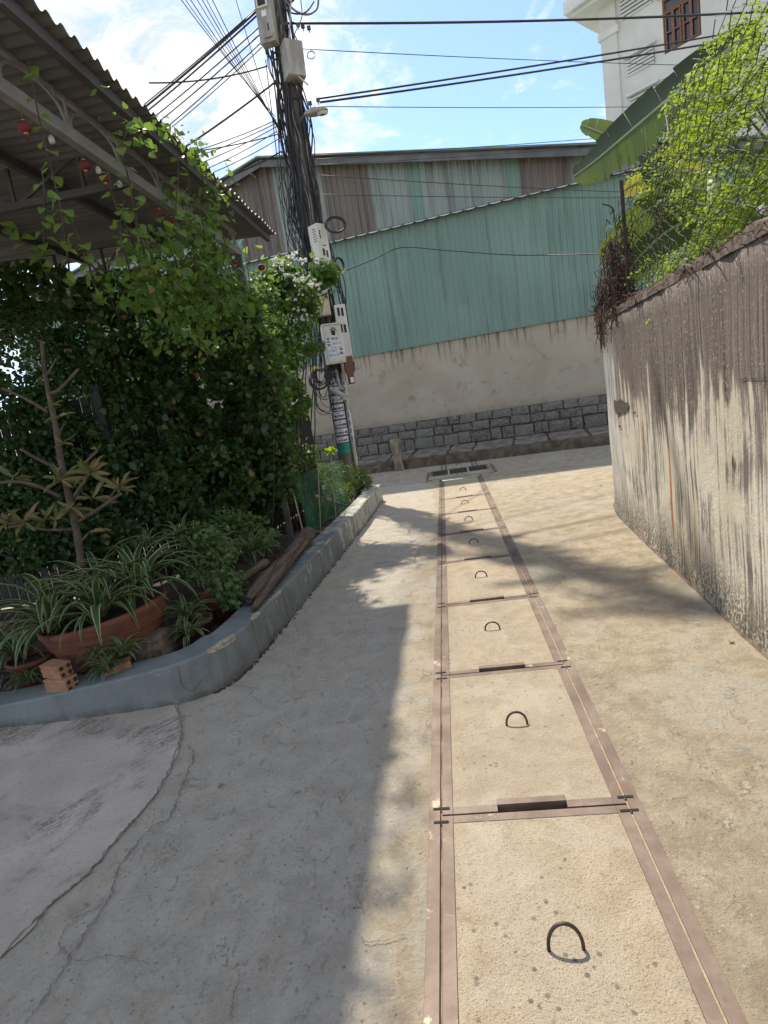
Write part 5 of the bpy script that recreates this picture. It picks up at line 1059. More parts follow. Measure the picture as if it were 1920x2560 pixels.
# tall shoots with separate leaves
leaf_me = []
for v_ in range(5):
    V, F = tmpl(1.0 + .1 * v_, 'heart', .05 + .02 * v_, .1 + .06 * v_); me = bpy.data.meshes.new('leaf'); me.from_pydata(V.tolist(), [], F.tolist()); me.materials.append(M['shoot']); me.update(); leaf_me.append(me)
def put_leaf(me, p, axis, normal, size, parent, name='leaf'):
    A = Vector(axis).normalized(); X = A.cross(Vector(normal)).normalized(); Z = X.cross(A); m_ = Matrix((X, A, Z)).transposed(); o = bpy.data.objects.new(name, me); COL.objects.link(o); o.parent = parent
    o.location = Vector(tuple(p)) - origin(parent); o.rotation_euler = m_.to_euler(); o.scale = (size, size, size); return o
def cane(pxs, Y, size, parent, gap=.065, r_=.006, f0=0.15, xo=None, nb=99):
    pts = cat_pts([(AY(x, y, Y) if i < nb else AX(x, y, xo + .03 * i)) for i, (x, y) in enumerate(pxs)], 8); st = MB().tube(pts, [r_ * (1 - .6 * i / len(pts)) for i in range(len(pts))], 5).build('shoot', M['stem'], parent)
    acc, k = 0.0, 0; tot = sum(np.linalg.norm(b_ - a_) for a_, b_ in zip(pts[:-1], pts[1:])); run = 0
    for a_, b_ in zip(pts[:-1], pts[1:]):
        l_ = np.linalg.norm(b_ - a_); acc += l_; run += l_
        if acc > gap and run > f0 * tot:
            acc = 0; ph = k * 2.4 + rg.normal() * .4; side = np.array((math.cos(ph), math.sin(ph) * .7, 0)); f = run / tot; s = size * 1.18 * (1.05 - .40 * f) * rg.uniform(.8, 1.2)
            put_leaf(leaf_me[k % 5], a_ + side * .012, side * .8 + np.array((0, 0, -.35 + .5 * (f > .93))) + rg.normal(size=3) * .2, side * .35 + np.array((0, -.5, .8)) + rg.normal(size=3) * .25, s, st); k += 1
OUT = dict(xo=-1.48, nb=1)
cane([(520, 900), (470, 720), (440, 560), (446, 430), (440, 350), (436, 318)], 5.0, .070, boug, .042, **OUT); cane([(610, 860), (560, 720), (530, 560), (505, 440), (490, 345)], 5.25, .075, boug, .042, **OUT)
cane([(430, 820), (400, 690), (345, 560), (320, 440), (300, 372), (336, 300)], 4.6, .068, boug, .036, **OUT); cane([(640, 830), (600, 700), (560, 600), (540, 500)], 5.5, .080, boug, .045, **OUT); cane([(390, 760), (330, 600), (285, 500), (270, 420)], 4.5, .066, boug, .036, **OUT)
cane([(480, 800), (450, 690), (420, 600), (395, 520)], 5.1, .072, boug, .038, **OUT); cane([(560, 800), (520, 690), (470, 590), (455, 500)], 5.2, .076, boug, .038, **OUT); cane([(500, 820), (490, 700), (480, 600), (470, 440), (462, 390)], 5.2, .074, boug, .040, **OUT)
cane([(560, 840), (545, 700), (520, 640), (500, 520)], 5.3, .08, boug, .04, **OUT); cane([(350, 800), (320, 660), (300, 580), (310, 500)], 4.6, .066, boug, .04, **OUT); cane([(600, 800), (570, 690), (540, 620), (515, 600)], 5.5, .08, boug, .04, **OUT)
cane([(630, 760), (622, 690), (612, 610), (612, 575)], 6.6, .095, boug, .06); cane([(660, 760), (668, 690), (662, 640), (650, 615)], 6.8, .095, boug, .06)
cane([(760, 720), (782, 690), (785, 650), (778, 615)], 7.2, .09, boug, .05); cane([(720, 760), (780, 745), (830, 732), (842, 728)], 7.1, .09, boug, .055)
IN = dict(xo=-1.72, nb=1)
cane([(180, 760), (165, 600), (140, 470), (110, 350), (85, 230), (70, 150)], 3.9, .062, boug, .045, **IN); cane([(110, 640), (112, 520), (105, 420)], 3.7, .06, boug, .045, **IN); cane([(250, 760), (215, 640), (180, 560), (150, 520)], 4.2, .065, boug, .045, **IN)
cane([(300, 800), (250, 690), (200, 640), (170, 590)], 4.4, .065, boug, .045, **IN); cane([(-20, 540), (40, 590), (90, 640), (120, 690)], 3.4, .075, boug, .03)
cane([(350, 760), (360, 640), (340, 560), (352, 480)], 4.9, .075, boug, .045, **OUT); cane([(590, 740), (570, 640), (575, 560), (590, 470), (560, 400)], 5.4, .045, boug, .10, .004, **OUT)
# squash leaf and big leaf near the pole foot
M['squash'] = mk_leaf('squash_leaf', (0.13, 0.25, 0.02), (0.16, 0.29, 0.02), (0.55, 0.75, 0.03), 0.55, islands=False)
sq = thing('squash_plant', AY(800, 1175, 8.7), 'bright yellow-green squash leaf lit from behind beside the pole foot', 'plant'); c = AY(826, 1128, 8.7); b = MB(); ring = []
for i in range(17):
    a_ = -1.2 + i / 16 * 2.4 * 2.2; r_ = .085 * (1 + .18 * math.cos(a_ * 5)); ring.append(c + np.array((r_ * math.cos(a_) * 1.2, .03 * math.sin(3 * a_), r_ * math.sin(a_) * .8)))
b.add([c] + ring, [(0, i, i + 1) for i in range(1, 17)]); b.build('leaf', M['squash'], sq); MB().tube([c, c + np.array((-.05, 0, -.15)), AY(790, 1170, 8.7)], .006, 5).build('stalk', M['greenstem'], sq)
# ------------------------------------------------------------------ weeds at the end of the planter
shrub('weed_tangle', 'sunlit tangle of weeds at the far tip of the planter', [E_(880, 1190, 8.5, .26, .25, .16), E_(840, 1180, 8.3, .24, .3, .16), E_(800, 1215, 7.8, .24, .3, .18), E_(850, 1230, 7.9, .20, .3, .14), E_(905, 1205, 8.7, .16, .2, .12), E_(775, 1180, 7.8, .25, .25, .2), E_(790, 1270, 7.2, .16, .2, .16)], 900, .022, .050, LANCE, 'weed', (-1.55, 8.2, .1), 16, cat='weeds', jit=.9)
shrub('dry_undergrowth', 'brownish dry undergrowth between hedge and green net', [E_(740, 1150, 7.6, .32, .3, .24), E_(700, 1230, 6.8, .28, .25, .26), E_(690, 1120, 7.0, .28, .25, .28)], 700, .04, .075, OVAL, 'hedge', (-1.7, 7.2, .1), 14, cat='shrub')
wd = thing('stray_grass', AY(905, 1190, 8.7), 'thin pale grass stalks curling out over the kerb end', 'grass')
for (pp) in ([(880, 1180), (905, 1150), (912, 1108)], [(900, 1200), (925, 1175), (945, 1165)], [(905, 1215), (935, 1190), (943, 1178)], [(860, 1190), (830, 1165), (800, 1160)], [(870, 1170), (900, 1140), (915, 1112), (908, 1108)]):
    MB().tube(cat_pts([AY(x, y, 8.6) for x, y in pp], 5), .003, 4).build('stalk', M['brace'], wd)
# ------------------------------------------------------------------ green net on a stick
net = thing('plastic_net', (-1.50, 5.9, .2), 'green plastic mesh net leaning along the inside of the kerb', 'net')
def NP(u, v): 
    top_ = .60 + .16 * math.sin(u * 2.2 + .4) - .12 * u; return np.array((-1.60 + .16 * u - .10 * (1 - v) * math.sin(u * 3) + .03 * math.sin(u * 9 + v * 4), 5.75 + 2.0 * u, .18 + v * top_))
b = MB()
for v in np.linspace(0, 1, 26): b.tube([NP(u, v) for u in np.linspace(0, 1, 22)], .0021, 3, False)
for u in np.linspace(0, 1, 60): b.tube([NP(u, v) for v in np.linspace(0, 1, 9)], .0009, 3, False)
b.build('mesh', M['net'], net)['kind'] = 'stuff'
MB().tube([(-1.60, 5.72, .1), (-1.63, 5.74, .5), (-1.66, 5.76, .86)], .008, 6).build('stick', M['brace'], net); 
for u in (.35, .7): MB().tube([NP(u, 0) + (.02, 0, -.05), NP(u, 1) + (.02, 0, .06)], .006, 5).build('stick', M['brace'], net)
dl = tag(MB().tube(cat_pts([AY(785, 1240, 7.4), AY(800, 1255, 7.35), AY(815, 1268, 7.3)], 5), [.03, .05, .055, .06, .05, .055, .05, .04, .035, .03, .02], 7).build('dry_leaf_clump', M['brick'], smooth=True), 'orange-brown dry leaf clump caught on the green net', 'dry leaves')
# ------------------------------------------------------------------ driftwood on the kerb
lp = cat_pts([(-1.50, 3.66, .315), (-1.49, 3.95, .325), (-1.47, 4.35, .335), (-1.47, 4.8, .35), (-1.49, 5.2, .355), (-1.49, 5.46, .36)], 7); n_ = len(lp); rows = []
for i, p in enumerate(lp):
    f = i / (n_ - 1); r_ = .046 + .024 * math.sin(f * math.pi) ** .7 + .012 * math.sin(f * 9) + (.016 if f > .8 else 0)
    if f < .25: r_ *= .55 + 1.6 * f
    d = lp[min(i + 1, n_ - 1)] - lp[max(i - 1, 0)]; d /= np.linalg.norm(d); x_ = unit(np.cross(d, (0, 0, 1))); y_ = np.cross(x_, d); row = []
    for j in range(22):
        t_ = 2 * math.pi * j / 22; rr = r_ * (1 + .17 * math.sin(3 * t_ + f * 5) + .10 * math.sin(7 * t_ + f * 11) + .07 * math.sin(11 * t_ - f * 3)) + rnd.uniform(-.003, .003); row.append(p + (x_ * math.cos(t_) * 1.0 + y_ * math.sin(t_) * .78) * rr)
    rows.append(row)
b = MB(); b.grid(rows, closed=True)
for s in (0, n_ - 1): b.f.append(tuple((s * 22 + j) for j in range(22))); b.mi.append(0)
log = thing('driftwood_log', (-1.5, 4.5, .26), 'gnarled brown driftwood log lying on the planter kerb', 'log'); b.build('trunk', M['drift'], log, smooth=True)
MB().tube(cat_pts([(-1.44, 4.25, .36), (-1.425, 3.95, .33), (-1.43, 3.68, .305), (-1.435, 3.55, .285)], 5), [.045, .044, .042, .040, .038, .036, .034, .032, .030, .029, .028, .027, .026, .025, .022, .018], 9).build('prong', M['drift'], log, smooth=True)
MB().tube(cat_pts([(-1.56, 4.3, .40), (-1.62, 4.1, .39), (-1.68, 3.95, .36)], 5), [.04, .04, .038, .036, .034, .03, .03, .028, .025, .02, .015], 8).build('stub', M['drift'], log, smooth=True)
# ------------------------------------------------------------------ terracotta bowl, spider plants, bricks
def rot_tilt(ax_, a_): q = Quaternion(ax_, a_).to_matrix(); return np.array(q)
pot_c = np.array((-2.30, 3.33, .09)); T_ = rot_tilt((0, 1, 0), R(-6))
pot = thing('terracotta_bowl', pot_c, 'large round terracotta bowl with spider plants spilling over its rim', 'pot')
prof_p = [(.001, 0), (.18, 0), (.225, .03), (.315, .16), (.368, .28), (.385, .34), (.395, .355), (.395, .38), (.375, .385), (.358, .355), (.34, .32), (.001, .31)]
MB().lathe(pot_c, prof_p, 40, T_).build('bowl', M['terra'], pot, smooth=True); MB().lathe(pot_c + T_ @ np.array((0, 0, .325)), [(.001, .0), (.345, 0.0), (.345, .002)], 30, T_).build('soil', M['soil'], pot)
for c_, r_, h_, lb, mt in (((-1.86, 3.52, .10), .13, .17, 'small red clay pot tucked right of the big bowl', 'terra'), ((-1.78, 3.86, .10), .15, .24, 'red plastic pot holding the herb beside the driftwood', 'terra'), ((-1.92, 4.20, .10), .12, .26, 'old grey-green pot behind the herb', 'plasticpot'), ((-2.78, 3.14, .08), .14, .20, 'dark red pot at the left behind the bricks', 'terra')):
    p_ = thing('plant_pot', c_, lb, 'pot'); MB().lathe(c_, [(.001, 0), (r_ * .7, 0), (r_ * .92, h_ * .85), (r_, h_ * .86), (r_ * 1.02, h_), (r_ * .9, h_), (r_ * .86, h_ * .85), (.001, h_ * .84)], 24).build('body', M[mt], p_, smooth=True); MB().lathe(np.array(c_) + (0, 0, h_ * .845), [(.001, .002), (r_ * .85, .002)], 16).build('soil', M['soil'], p_)
blade_me = []
for v_ in range(9):
    r0 = random.Random(v_); ln_ = 1.0; b = MB(); rows = []; n_ = 9; a_ = R(r0.uniform(48, 80)); y = z = 0.0; curl = r0.uniform(1.5, 2.5)
    for i in range(n_):
        f = i / (n_ - 1); w = .036 * (math.sin(math.pi * (f * .86 + .10)) ** .7) * (1 - f ** 4 * .9) + .002; rows.append([(-w, y, z + w * .35), (-w * .70, y, z + w * .22), (0, y, z), (w * .70, y, z + w * .22), (w, y, z + w * .35)])
        a_ -= curl / n_ * (0.5 + f); y += math.cos(a_) / (n_ - 1); z += math.sin(a_) / (n_ - 1)
    b.grid(rows); b.mi = [1 if j % 4 in (0, 3) else 0 for j in range(len(b.f))]
    me = bpy.data.meshes.new('blade'); me.from_pydata(b.v, [], b.f); me.materials.append(M['blade']); me.materials.append(M['bladeedge']); me.polygons.foreach_set('material_index', b.mi); me.polygons.foreach_set('use_smooth', [True] * len(me.polygons)); me.update(); blade_me.append(me)
def rosette(c, n_, lmin, lmax, label, wsc=1.0, lean=None, group='spider plants in the planter'):
    t = thing('spider_plant', c, label, 'plant', group); ph = rnd.uniform(0, 6)
    for k in range(n_):
        ph += 2.4 + rnd.uniform(-.3, .3); l_ = rnd.uniform(lmin, lmax) * (0.75 + .25 * ((k % 3) / 2)); q = Quaternion((0, 0, 1), ph)
        if lean is not None: q = Quaternion((1, 0, 0), lean[0]) @ Quaternion((0, 1, 0), lean[1]) @ q
        q = q @ Quaternion((1, 0, 0), rnd.uniform(-.35, .30)); o = inst(blade_me[rnd.randrange(9)], 'blade', np.array(c) + (rnd.uniform(-.02, .02), rnd.uniform(-.02, .02), 0), t, q.to_euler(), (l_ * wsc * rnd.uniform(.85, 1.2), l_, l_))
    return t
Rz = .50
for i, (x, y, z, n_, a0, a1, lb) in enumerate(((-2.20, 3.10, .50, 34, .40, .60, 'spider plant arching over the front right rim of the bowl'), (-2.50, 3.06, .44, 36, .40, .62, 'spider plant drooping over the front left rim of the bowl'), (-2.08, 3.36, .54, 32, .42, .66, 'spider plant reaching right from the bowl'), (-2.36, 3.34, .52, 30, .45, .66, 'spider plant in the centre of the bowl'), (-2.66, 3.28, .44, 34, .45, .70, 'spider plant spreading out of the left side of the bowl'), (-2.25, 3.62, .54, 26, .45, .66, 'spider plant at the back right of the bowl'), (-2.55, 3.62, .48, 28, .45, .68, 'spider plant at the back left of the bowl'), (-2.90, 3.18, .26, 30, .38, .58, 'spider plant low at the left edge beside the bowl'))):
    rosette((x, y, z), n_, a0, a1, lb, 1.15)
for i, (x, y, z, n_, a0, a1, lb) in enumerate(((-1.85, 3.46, .30, 60, .18, .32, 'bushy striped spider plant right of the bowl, hanging to the kerb'), (-1.78, 3.30, .24, 40, .14, .24, 'small striped plantlet low by the kerb right of the bowl'), (-2.03, 2.97, .30, 44, .13, .22, 'small trailing plantlet in front of the bowl, upper'), (-2.13, 2.92, .22, 50, .12, .22, 'small trailing plantlet resting on the kerb by the bricks'), (-2.20, 2.98, .30, 34, .12, .20, 'tiny trailing plantlet behind the bricks'), (-1.95, 4.05, .48, 40, .40, .62, 'spider plant with long arching blades behind the herb'), (-1.75, 4.55, .42, 40, .25, .42, 'spider plant behind the driftwood'), (-2.02, 4.6, .40, 24, .25, .42, 'spider plant in the shade under the hedge'), (-2.70, 2.98, .18, 34, .14, .24, 'small plantlet at the left beside the bricks'), (-2.30, 3.95, .72, 34, .18, .32, 'pale tufted plantlet above the bowl, left of its mate'), (-2.05, 3.98, .74, 34, .18, .32, 'pale tufted plantlet above the bowl on the right'), (-3.3, 3.2, .2, 26, .3, .45, 'spider plant cut off by the left edge of the picture'))):
    rosette((x, y, z), n_, a0, a1, lb, 1.35 if a1 < .3 else 1.0)
for x, y, z in ((-2.27, 3.12, .60), (-2.50, 3.06, .52)):
    t = thing('plantlet_tuft', (x, y, z), 'fresh light-green plantlet tuft on the bowl plants, ' + ('right one' if x > -2.4 else 'left one'), 'plant'); V, F = leaves(np.tile((x, y, z), (40, 1)) + rg.normal(size=(40, 3)) * .018, rg.normal(size=(40, 3)) + (0, -.2, .3), rg.normal(size=(40, 3)) + (0, 0, 1), rg.uniform(.03, .06, 40), tmpl(.3, 'lance')); mesh_np('leaves', V, F, M['weed'], t)['kind'] = 'stuff'
# bricks on the kerb
def hollow_brick(c, yaw, tilt, label, L_=.175, W_=.085, H_=.078):
    t = thing('hollow_brick', c, label, 'brick', 'hollow bricks on the kerb'); a_ = R(yaw); q = np.array((Quaternion((0, 0, 1), a_) @ Quaternion((1, 0, 0), tilt)).to_matrix()); b = MB(); ax, ay, az = q[:, 0], q[:, 1], q[:, 2]; c = np.array(c) + az * H_ / 2
    n_ = 5
    for k in range(n_):     # ribbed long faces
        zc = -H_ / 2 + H_ * (k + .5) / n_; b.fbox(c + az * zc, ax, ay, az, L_, W_ - (.006 if k % 2 else 0), H_ / n_ + .0002)
    b.build('body', M['brick'], t, bevel=.002)
    for u in (-.022, .022):
        for v in (-.02, .02):
            q2 = MB(); p = c + ax * (L_ / 2 + .001) + ay * u + az * v; q2.tube([p, p + ax * .0015], .013, 8); q2.build('core_hole', M['dark'], t)
hollow_brick((-2.385, 2.86, .165), -14, .0, 'lower orange hollow brick resting on the kerb'); hollow_brick((-2.41, 2.885, .246), -20, .05, 'upper orange hollow brick stacked on the other, ribbed side out', .165)
hollow_brick((-2.10, 2.98, .17), 30, .1, 'orange brick half hidden under the trailing plantlet', .15)
b = MB()
for k in range(120): 
    x, y = rnd.uniform(-3.2, -1.75), rnd.uniform(3.03, 3.25); r_ = rnd.uniform(.01, .028); b.fbox((x, y, .115 + r_ * .3), unit((rnd.random(), rnd.random(), rnd.random())), unit((rnd.random(), -rnd.random(), .2)), unit((.1, .2, 1)), r_ * 2, r_ * 1.4, r_)
tag(b.build('soil_rubble', M['ledgeface']), 'small stones and rubble on the planter soil', 'rubble', kind='stuff')
rk = MB().lathe((-2.03, 3.26, .10), [(.001, 0), (.15, .02), (.17, .10), (.12, .19), (.05, .22), (.001, .225)], 12); rk.v = [(x + .02 * math.sin(y * 40), y + .02 * math.sin(z * 50), z) for x, y, z in rk.v]; tag(rk.build('red_rock', M['drift'], smooth=True), 'rounded brown rock between the bowl and the kerb', 'rock')
# herb
for (cells, lb, bs) in (([E_(500, 1340, 4.0, .17, .14, .10), E_(540, 1380, 3.95, .18, .15, .12), E_(490, 1420, 3.85, .16, .13, .10), E_(560, 1450, 3.75, .13, .12, .10), E_(575, 1495, 3.7, .08, .08, .08, .5)], 'leafy light-green herb bush growing by the driftwood', (-1.8, 3.9, .3)), ([E_(610, 1310, 4.9, .2, .16, .10), E_(650, 1345, 4.7, .18, .14, .09), E_(560, 1300, 4.8, .2, .15, .10)], 'low bushy herb behind the driftwood', (-1.8, 4.7, .2))):
    t = thing('herb_plant', bs, lb, 'herb'); V, F = leaves(*blob(cells, 230, .028, .055, rg, inner=.2), OVAL); mesh_np('leaves', V, F, M['herb'], t)['kind'] = 'stuff'; stems_in(cells, bs, 10, rg, M['greenstem'], t, .004)
# ------------------------------------------------------------------ frangipani with pruned branches
fr_ = thing('frangipani_tree', AY(196, 1420, 3.62), 'young frangipani with bare pruned branches and browning leaves', 'tree'); FY = 3.62
tp = cat_pts([AY(x, y, FY) for x, y in ((205, 1420), (192, 1330), (172, 1240), (152, 1150), (138, 1060), (122, 985), (112, 930), (104, 850))], 5); MB().tube(tp, [(.028 - .017 * i / (len(tp) - 1)) * (1 + .10 * math.sin(i * 2.1)) for i in range(len(tp))], 10).build('trunk', M['bark'], fr_, smooth=True)
brs = [([(120, 1030), (70, 1000), (4, 970)], .014), ([(124, 984), (150, 972), (197, 922)], .015), ([(107, 925), (88, 908), (66, 894)], .012), ([(113, 944), (128, 920), (140, 898)], .010), ([(148, 1172), (100, 1150), (50, 1122)], .016), ([(150, 1242), (98, 1216), (42, 1204), (-10, 1208)], .017), ([(186, 1240), (205, 1212), (224, 1184)], .016), ([(180, 1190), (210, 1160), (243, 1128)], .013), ([(194, 1304), (232, 1282), (268, 1258), (302, 1234)], .019), ([(145, 1095), (152, 1075), (160, 1060)], .007), ([(185, 1322), (120, 1325), (60, 1315), (20, 1318)], .012), ([(262, 1262), (285, 1230), (300, 1210)], .010)]
for pp, r_ in brs:
    q = cat_pts([AY(x, y, FY - .05 * i) for i, (x, y) in enumerate(pp)], 5); MB().tube(q, [.8 * r_ * (1 - .3 * i / len(q)) for i in range(len(q))], 8).build('branch', M['bark'], fr_, smooth=True)
fleaf = []
for v_ in range(4):
    b = MB(); rows = []; n_ = 8
    for i in range(n_):
        f = i / (n_ - 1); w = .115 * math.sin(math.pi * min(1, f * .93 + .05)) ** .8 * (.6 + .5 * f) + .004; z = -.10 * f * f * (v_ + 1) * .6 + .03 * math.sin(f * 9 + v_); rows.append([(-w, f, z + w * .3), (-w * .5, f, z + w * .1), (0, f, z), (w * .5, f, z + w * .1), (w, f, z + w * .32)])
    b.grid(rows); me = bpy.data.meshes.new('leaf'); me.from_pydata(b.v, [], b.f); me.materials.append(M['fran']); me.polygons.foreach_set('use_smooth', [True] * len(me.polygons)); me.update(); fleaf.append(me)
def tuft(px, py, n_, size, y=FY - .08, up=.25):
    c = AY(px, py, y)
    for k in range(int(n_ * 1.5)):
        ph = k * 2.4 + rnd.uniform(-.4, .4); d = np.array((math.cos(ph), math.sin(ph) * .8, up + rnd.uniform(-.75, .95))); put_leaf(fleaf[rnd.randrange(4)], c, d, np.array((0, -.75, .6)) + np.array((rnd.uniform(-.5, .5), rnd.uniform(-.3, .3), rnd.uniform(-.3, .3))), size * rnd.uniform(.65, 1.3), fr_)
for a in ((226, 1182, 11, .135), (296, 1222, 8, .125), (232, 1245, 6, .13), (152, 1200, 6, .14), (140, 1195, 4, .12), (35, 1195, 5, .13), (60, 1305, 8, .14), (15, 1310, 7, .14), (110, 1300, 7, .14), (150, 1040, 4, .10), (128, 1012, 3, .09), (158, 1108, 4, .10), (244, 1126, 3, .06), (180, 1270, 4, .13), (140, 1300, 5, .13), (225, 1330, 3, .13)): tuft(*a)
# ------------------------------------------------------------------ chain-link fence on the boundary wall
M['wire'] = mk_simple('rusty_black_wire', (0.018, 0.014, 0.012), (0.055, 0.032, 0.022), 0.7, 9)
M['rustmesh'] = mk_simple('rusted_mesh', (0.035, 0.022, 0.016), (0.085, 0.045, 0.028), 0.9, 9)
cl_ = thing('chain_link_fence', (1.62, 5.25, WT), 'sagging rusty chain-link fence along the top of the right wall', 'fence')
fl = [p + n2_ * .06 for p, n2_ in zip(wc, wn)]; cum = [0]
for a_, b_ in zip(fl[:-1], fl[1:]): cum.append(cum[-1] + np.linalg.norm(b_ - a_))
def FL(s):
    s = min(max(s, 0), cum[-1] - 1e-6); i = max(0, np.searchsorted(cum, s) - 1); f = (s - cum[i]) / (cum[i + 1] - cum[i] + 1e-9); return fl[i] + (fl[i + 1] - fl[i]) * f, wn[i]
sC = cum[min(range(len(fl)), key=lambda i: abs(fl[i][1] - 5.3) + (10 if fl[i][0] > 1.75 else 0))]; sEnd = sC + 1.95
def ftop(s): return .98 + .05 * math.sin(s * 1.9) if s < sC else max(.42, .98 - .55 * (s - sC))
def link_mesh(s0, s1, pitch, off, amp, rw, zf, wav, b):
    s = s0; k = 0
    while s < s1:
        H_ = zf(s); n_ = max(2, int(H_ / (pitch * .5))); pts = []
        for j in range(n_ * 2 + 1):
            z = WT + .02 + H_ * j / (n_ * 2); ss = s + (pitch * .5) * .5 * (1 if (j // 1) % 2 == (k % 2) else -1) * (1 if j % 1 == 0 else 0); p, nn = FL(ss + .02 * math.sin(z * 3 + s)); lean_ = wav * math.sin(s * 2.3 + z * 1.7) + .05 * (z - WT) * math.sin(s * 1.1)
            pts.append(p + nn * (lean_ + amp * (1 if j % 2 else -1)) + np.array((0, 0, z + .008 * math.sin(s * 13))))
        b.tube(pts, rw, 3, False); s += pitch * .5; k += 1
b = MB(); link_mesh(max(0, sC - 5.0), sEnd, .150, 0, .006, .0026, ftop, .04, b); b.build('wire_mesh', M['wire'], cl_)['kind'] = 'stuff'
b = MB(); link_mesh(sC - .12, sEnd, .120, 0, .006, .0022, lambda s: .78 * ftop(s), .06, b); link_mesh(sC + .1, sEnd, .10, 0, .006, .0022, lambda s: .62 * ftop(s), -.06, b); b.build('rolled_mesh', M['rustmesh'], cl_)['kind'] = 'stuff'
for s in (sC - .05,):
    p, nn = FL(s); MB().tube([p + nn * .02 + (0, 0, WT - .05), p + nn * .02 + (0, 0, WT + 1.0)], .016, 8).build('post', M['wire'], cl_)
p, nn = FL(sC + .35); MB().tube([p + (0, 0, WT - .1), p + (.0, 0, WT + .62)], .03, 8).build('post', M['rustmesh'], cl_)
for k in range(2):
    pts = [FL(s)[0] + FL(s)[1] * .03 * math.sin(s * 3) + (0, 0, WT + (.25 + .5 * k) * ftop(s) / 1.1) for s in np.arange(max(0, sC - 5), sC + .4, .15)]; MB().tube(pts, .0025, 4, False).build('line_wire', M['wire'], cl_)
tw = thing('dry_vine_tangle', FL(sC + .6)[0] + (0, 0, WT), 'brown tangle of dry vines over the rounded wall corner', 'dry vine'); b = MB(); r0 = random.Random(4)
for k in range(950):
    s = sC + r0.uniform(-.05, 1.5); p, nn = FL(s); z = WT + r0.random() ** 1.4 * .78 * ftop(s); q = [p + nn * r0.uniform(-.09, .10) + np.array((0, 0, z))]
    for j in range(3): q.append(q[-1] + np.array((r0.uniform(-.05, .05), r0.uniform(-.07, .07), r0.uniform(-.11, .05))))
    b.tube(q, r0.uniform(.002, .0055), 3, False)
for k in range(110):
    s = sC + r0.uniform(.55, 1.4); p, nn = FL(s); q = [p - nn * .05 + np.array((0, 0, WT + r0.uniform(-.05, .1)))]
    for j in range(3): q.append(q[-1] + np.array((r0.uniform(-.02, .02), r0.uniform(-.02, .02), r0.uniform(-.12, -.03))))
    b.tube(q, r0.uniform(.0012, .003), 3, False)
b.build('stems', M['rustmesh'], tw)['kind'] = 'stuff'
b = MB()   # litter along the coping
for k in range(800):
    s = r0.uniform(max(0, sC - 4.6), sC + 1.0); p, nn = FL(s); q = [p + nn * r0.uniform(-.08, .09) + np.array((0, 0, WT + r0.uniform(-.02, .05)))]; d = np.array((r0.uniform(-.05, .05), r0.uniform(-.08, .08), r0.uniform(-.03, .05))); b.tube([q[0], q[0] + d, q[0] + d * 1.6 + np.array((0, 0, -.02))], r0.uniform(.0015, .0045), 3, False)
tag(b.build('coping_litter', M['rustmesh']), 'dead twigs and leaf litter lying along the wall coping', 'litter', kind='stuff')
b = MB(); tws = [([(1655, 690), (1640, 560), (1650, 440), (1635, 330), (1642, 250)], 6.3), ([(1620, 700), (1640, 600), (1665, 500), (1650, 400)], 6.0), ([(1500, 760), (1560, 720), (1545, 640)], 6.2), ([(1505, 510), (1530, 520), (1538, 560), (1548, 640)], 5.9)]
dv = thing('bare_climber', AY(1650, 700, 6.1), 'bare brown climber stems rising behind the chain-link', 'climber')
for pp, Y in tws: MB().tube(cat_pts([AY(x, y, Y) for x, y in pp], 6), .006, 5).build('stem', M['rustmesh'], dv)
# ------------------------------------------------------------------ banana plant
def banana_leaf(name, mid, upv, wl, wr, parent, mat='banana', matl=None, tear=.5, hangr=0.0, hangl=0.0, seed=0):
    """mid: midrib points base to tip; left half spreads along upv, right half hangs; torn into strips"""
    r0 = random.Random(seed); P_ = cat_pts(mid, 12); n_ = len(P_); lf = bpy.data.objects.new(name, None); COL.objects.link(lf); lf.parent = parent
    MB().tube(P_, [.022 * (1 - .75 * i / n_) for i in range(n_)], 6).build('midrib', M['rib'], lf)
    for side, wd_, hg in ((1, wl, hangl), (-1, wr, hangr)):
        b = MB(); i = 0
        while i < n_ - 1:
            run = 1 if tear <= 0 else max(1, int(r0.choice((1, 1, 2, 3)) if tear > .5 and side < 0 else r0.choice((4, 6, 9)))); j1 = min(n_ - 1, i + run); rows = []; tw_ = r0.uniform(-.10, .10) * tear; le = r0.uniform(.82, 1.05)
            for j in range(i, j1 + 1):
                f = j / (n_ - 1); w = wd_ * math.sin(math.pi * min(1, .08 + f * .90)) ** .55 * le; d = unit(P_[min(j + 1, n_ - 1)] - P_[max(j - 1, 0)]); o = unit(np.array(upv) - d * np.dot(upv, d)) * side
                row = []
                gap = (j1 - i) and (.10 * (1 if j == i else -1 if j == j1 else 0)) * tear
                for k in range(5):
                    g_ = k / 4; q = P_[j] + (P_[min(j + 1, n_ - 1)] - P_[j]) * gap * g_; row.append(q + o * w * g_ * (1 - hg * g_ * .6) + np.array((0, 0, -1.0)) * w * hg * g_ ** 1.4 + np.cross(d, o) * (w * .14 * g_ * (1 - g_) * 2 + tw_ * w * g_))
                rows.append(row)
            b.grid(rows); i = j1
        b.build('lamina', M[(matl or mat) if side > 0 else mat], lf, smooth=True)
    return lf
bn = thing('banana_plant', (2.75, 6.0, 0), 'banana plant with one long torn leaf slanting across the white building', 'banana plant')
MB().tube([(2.75, 6.0, 0), (2.72, 6.0, 1.5), (2.68, 5.95, 2.6), (2.66, 5.9, 3.1)], [.13, .12, .10, .06], 12).build('pseudostem', M['rib'], bn, smooth=True)
upv = unit(AY(1500, 250, 6.0) - AY(1560, 330, 6.0))
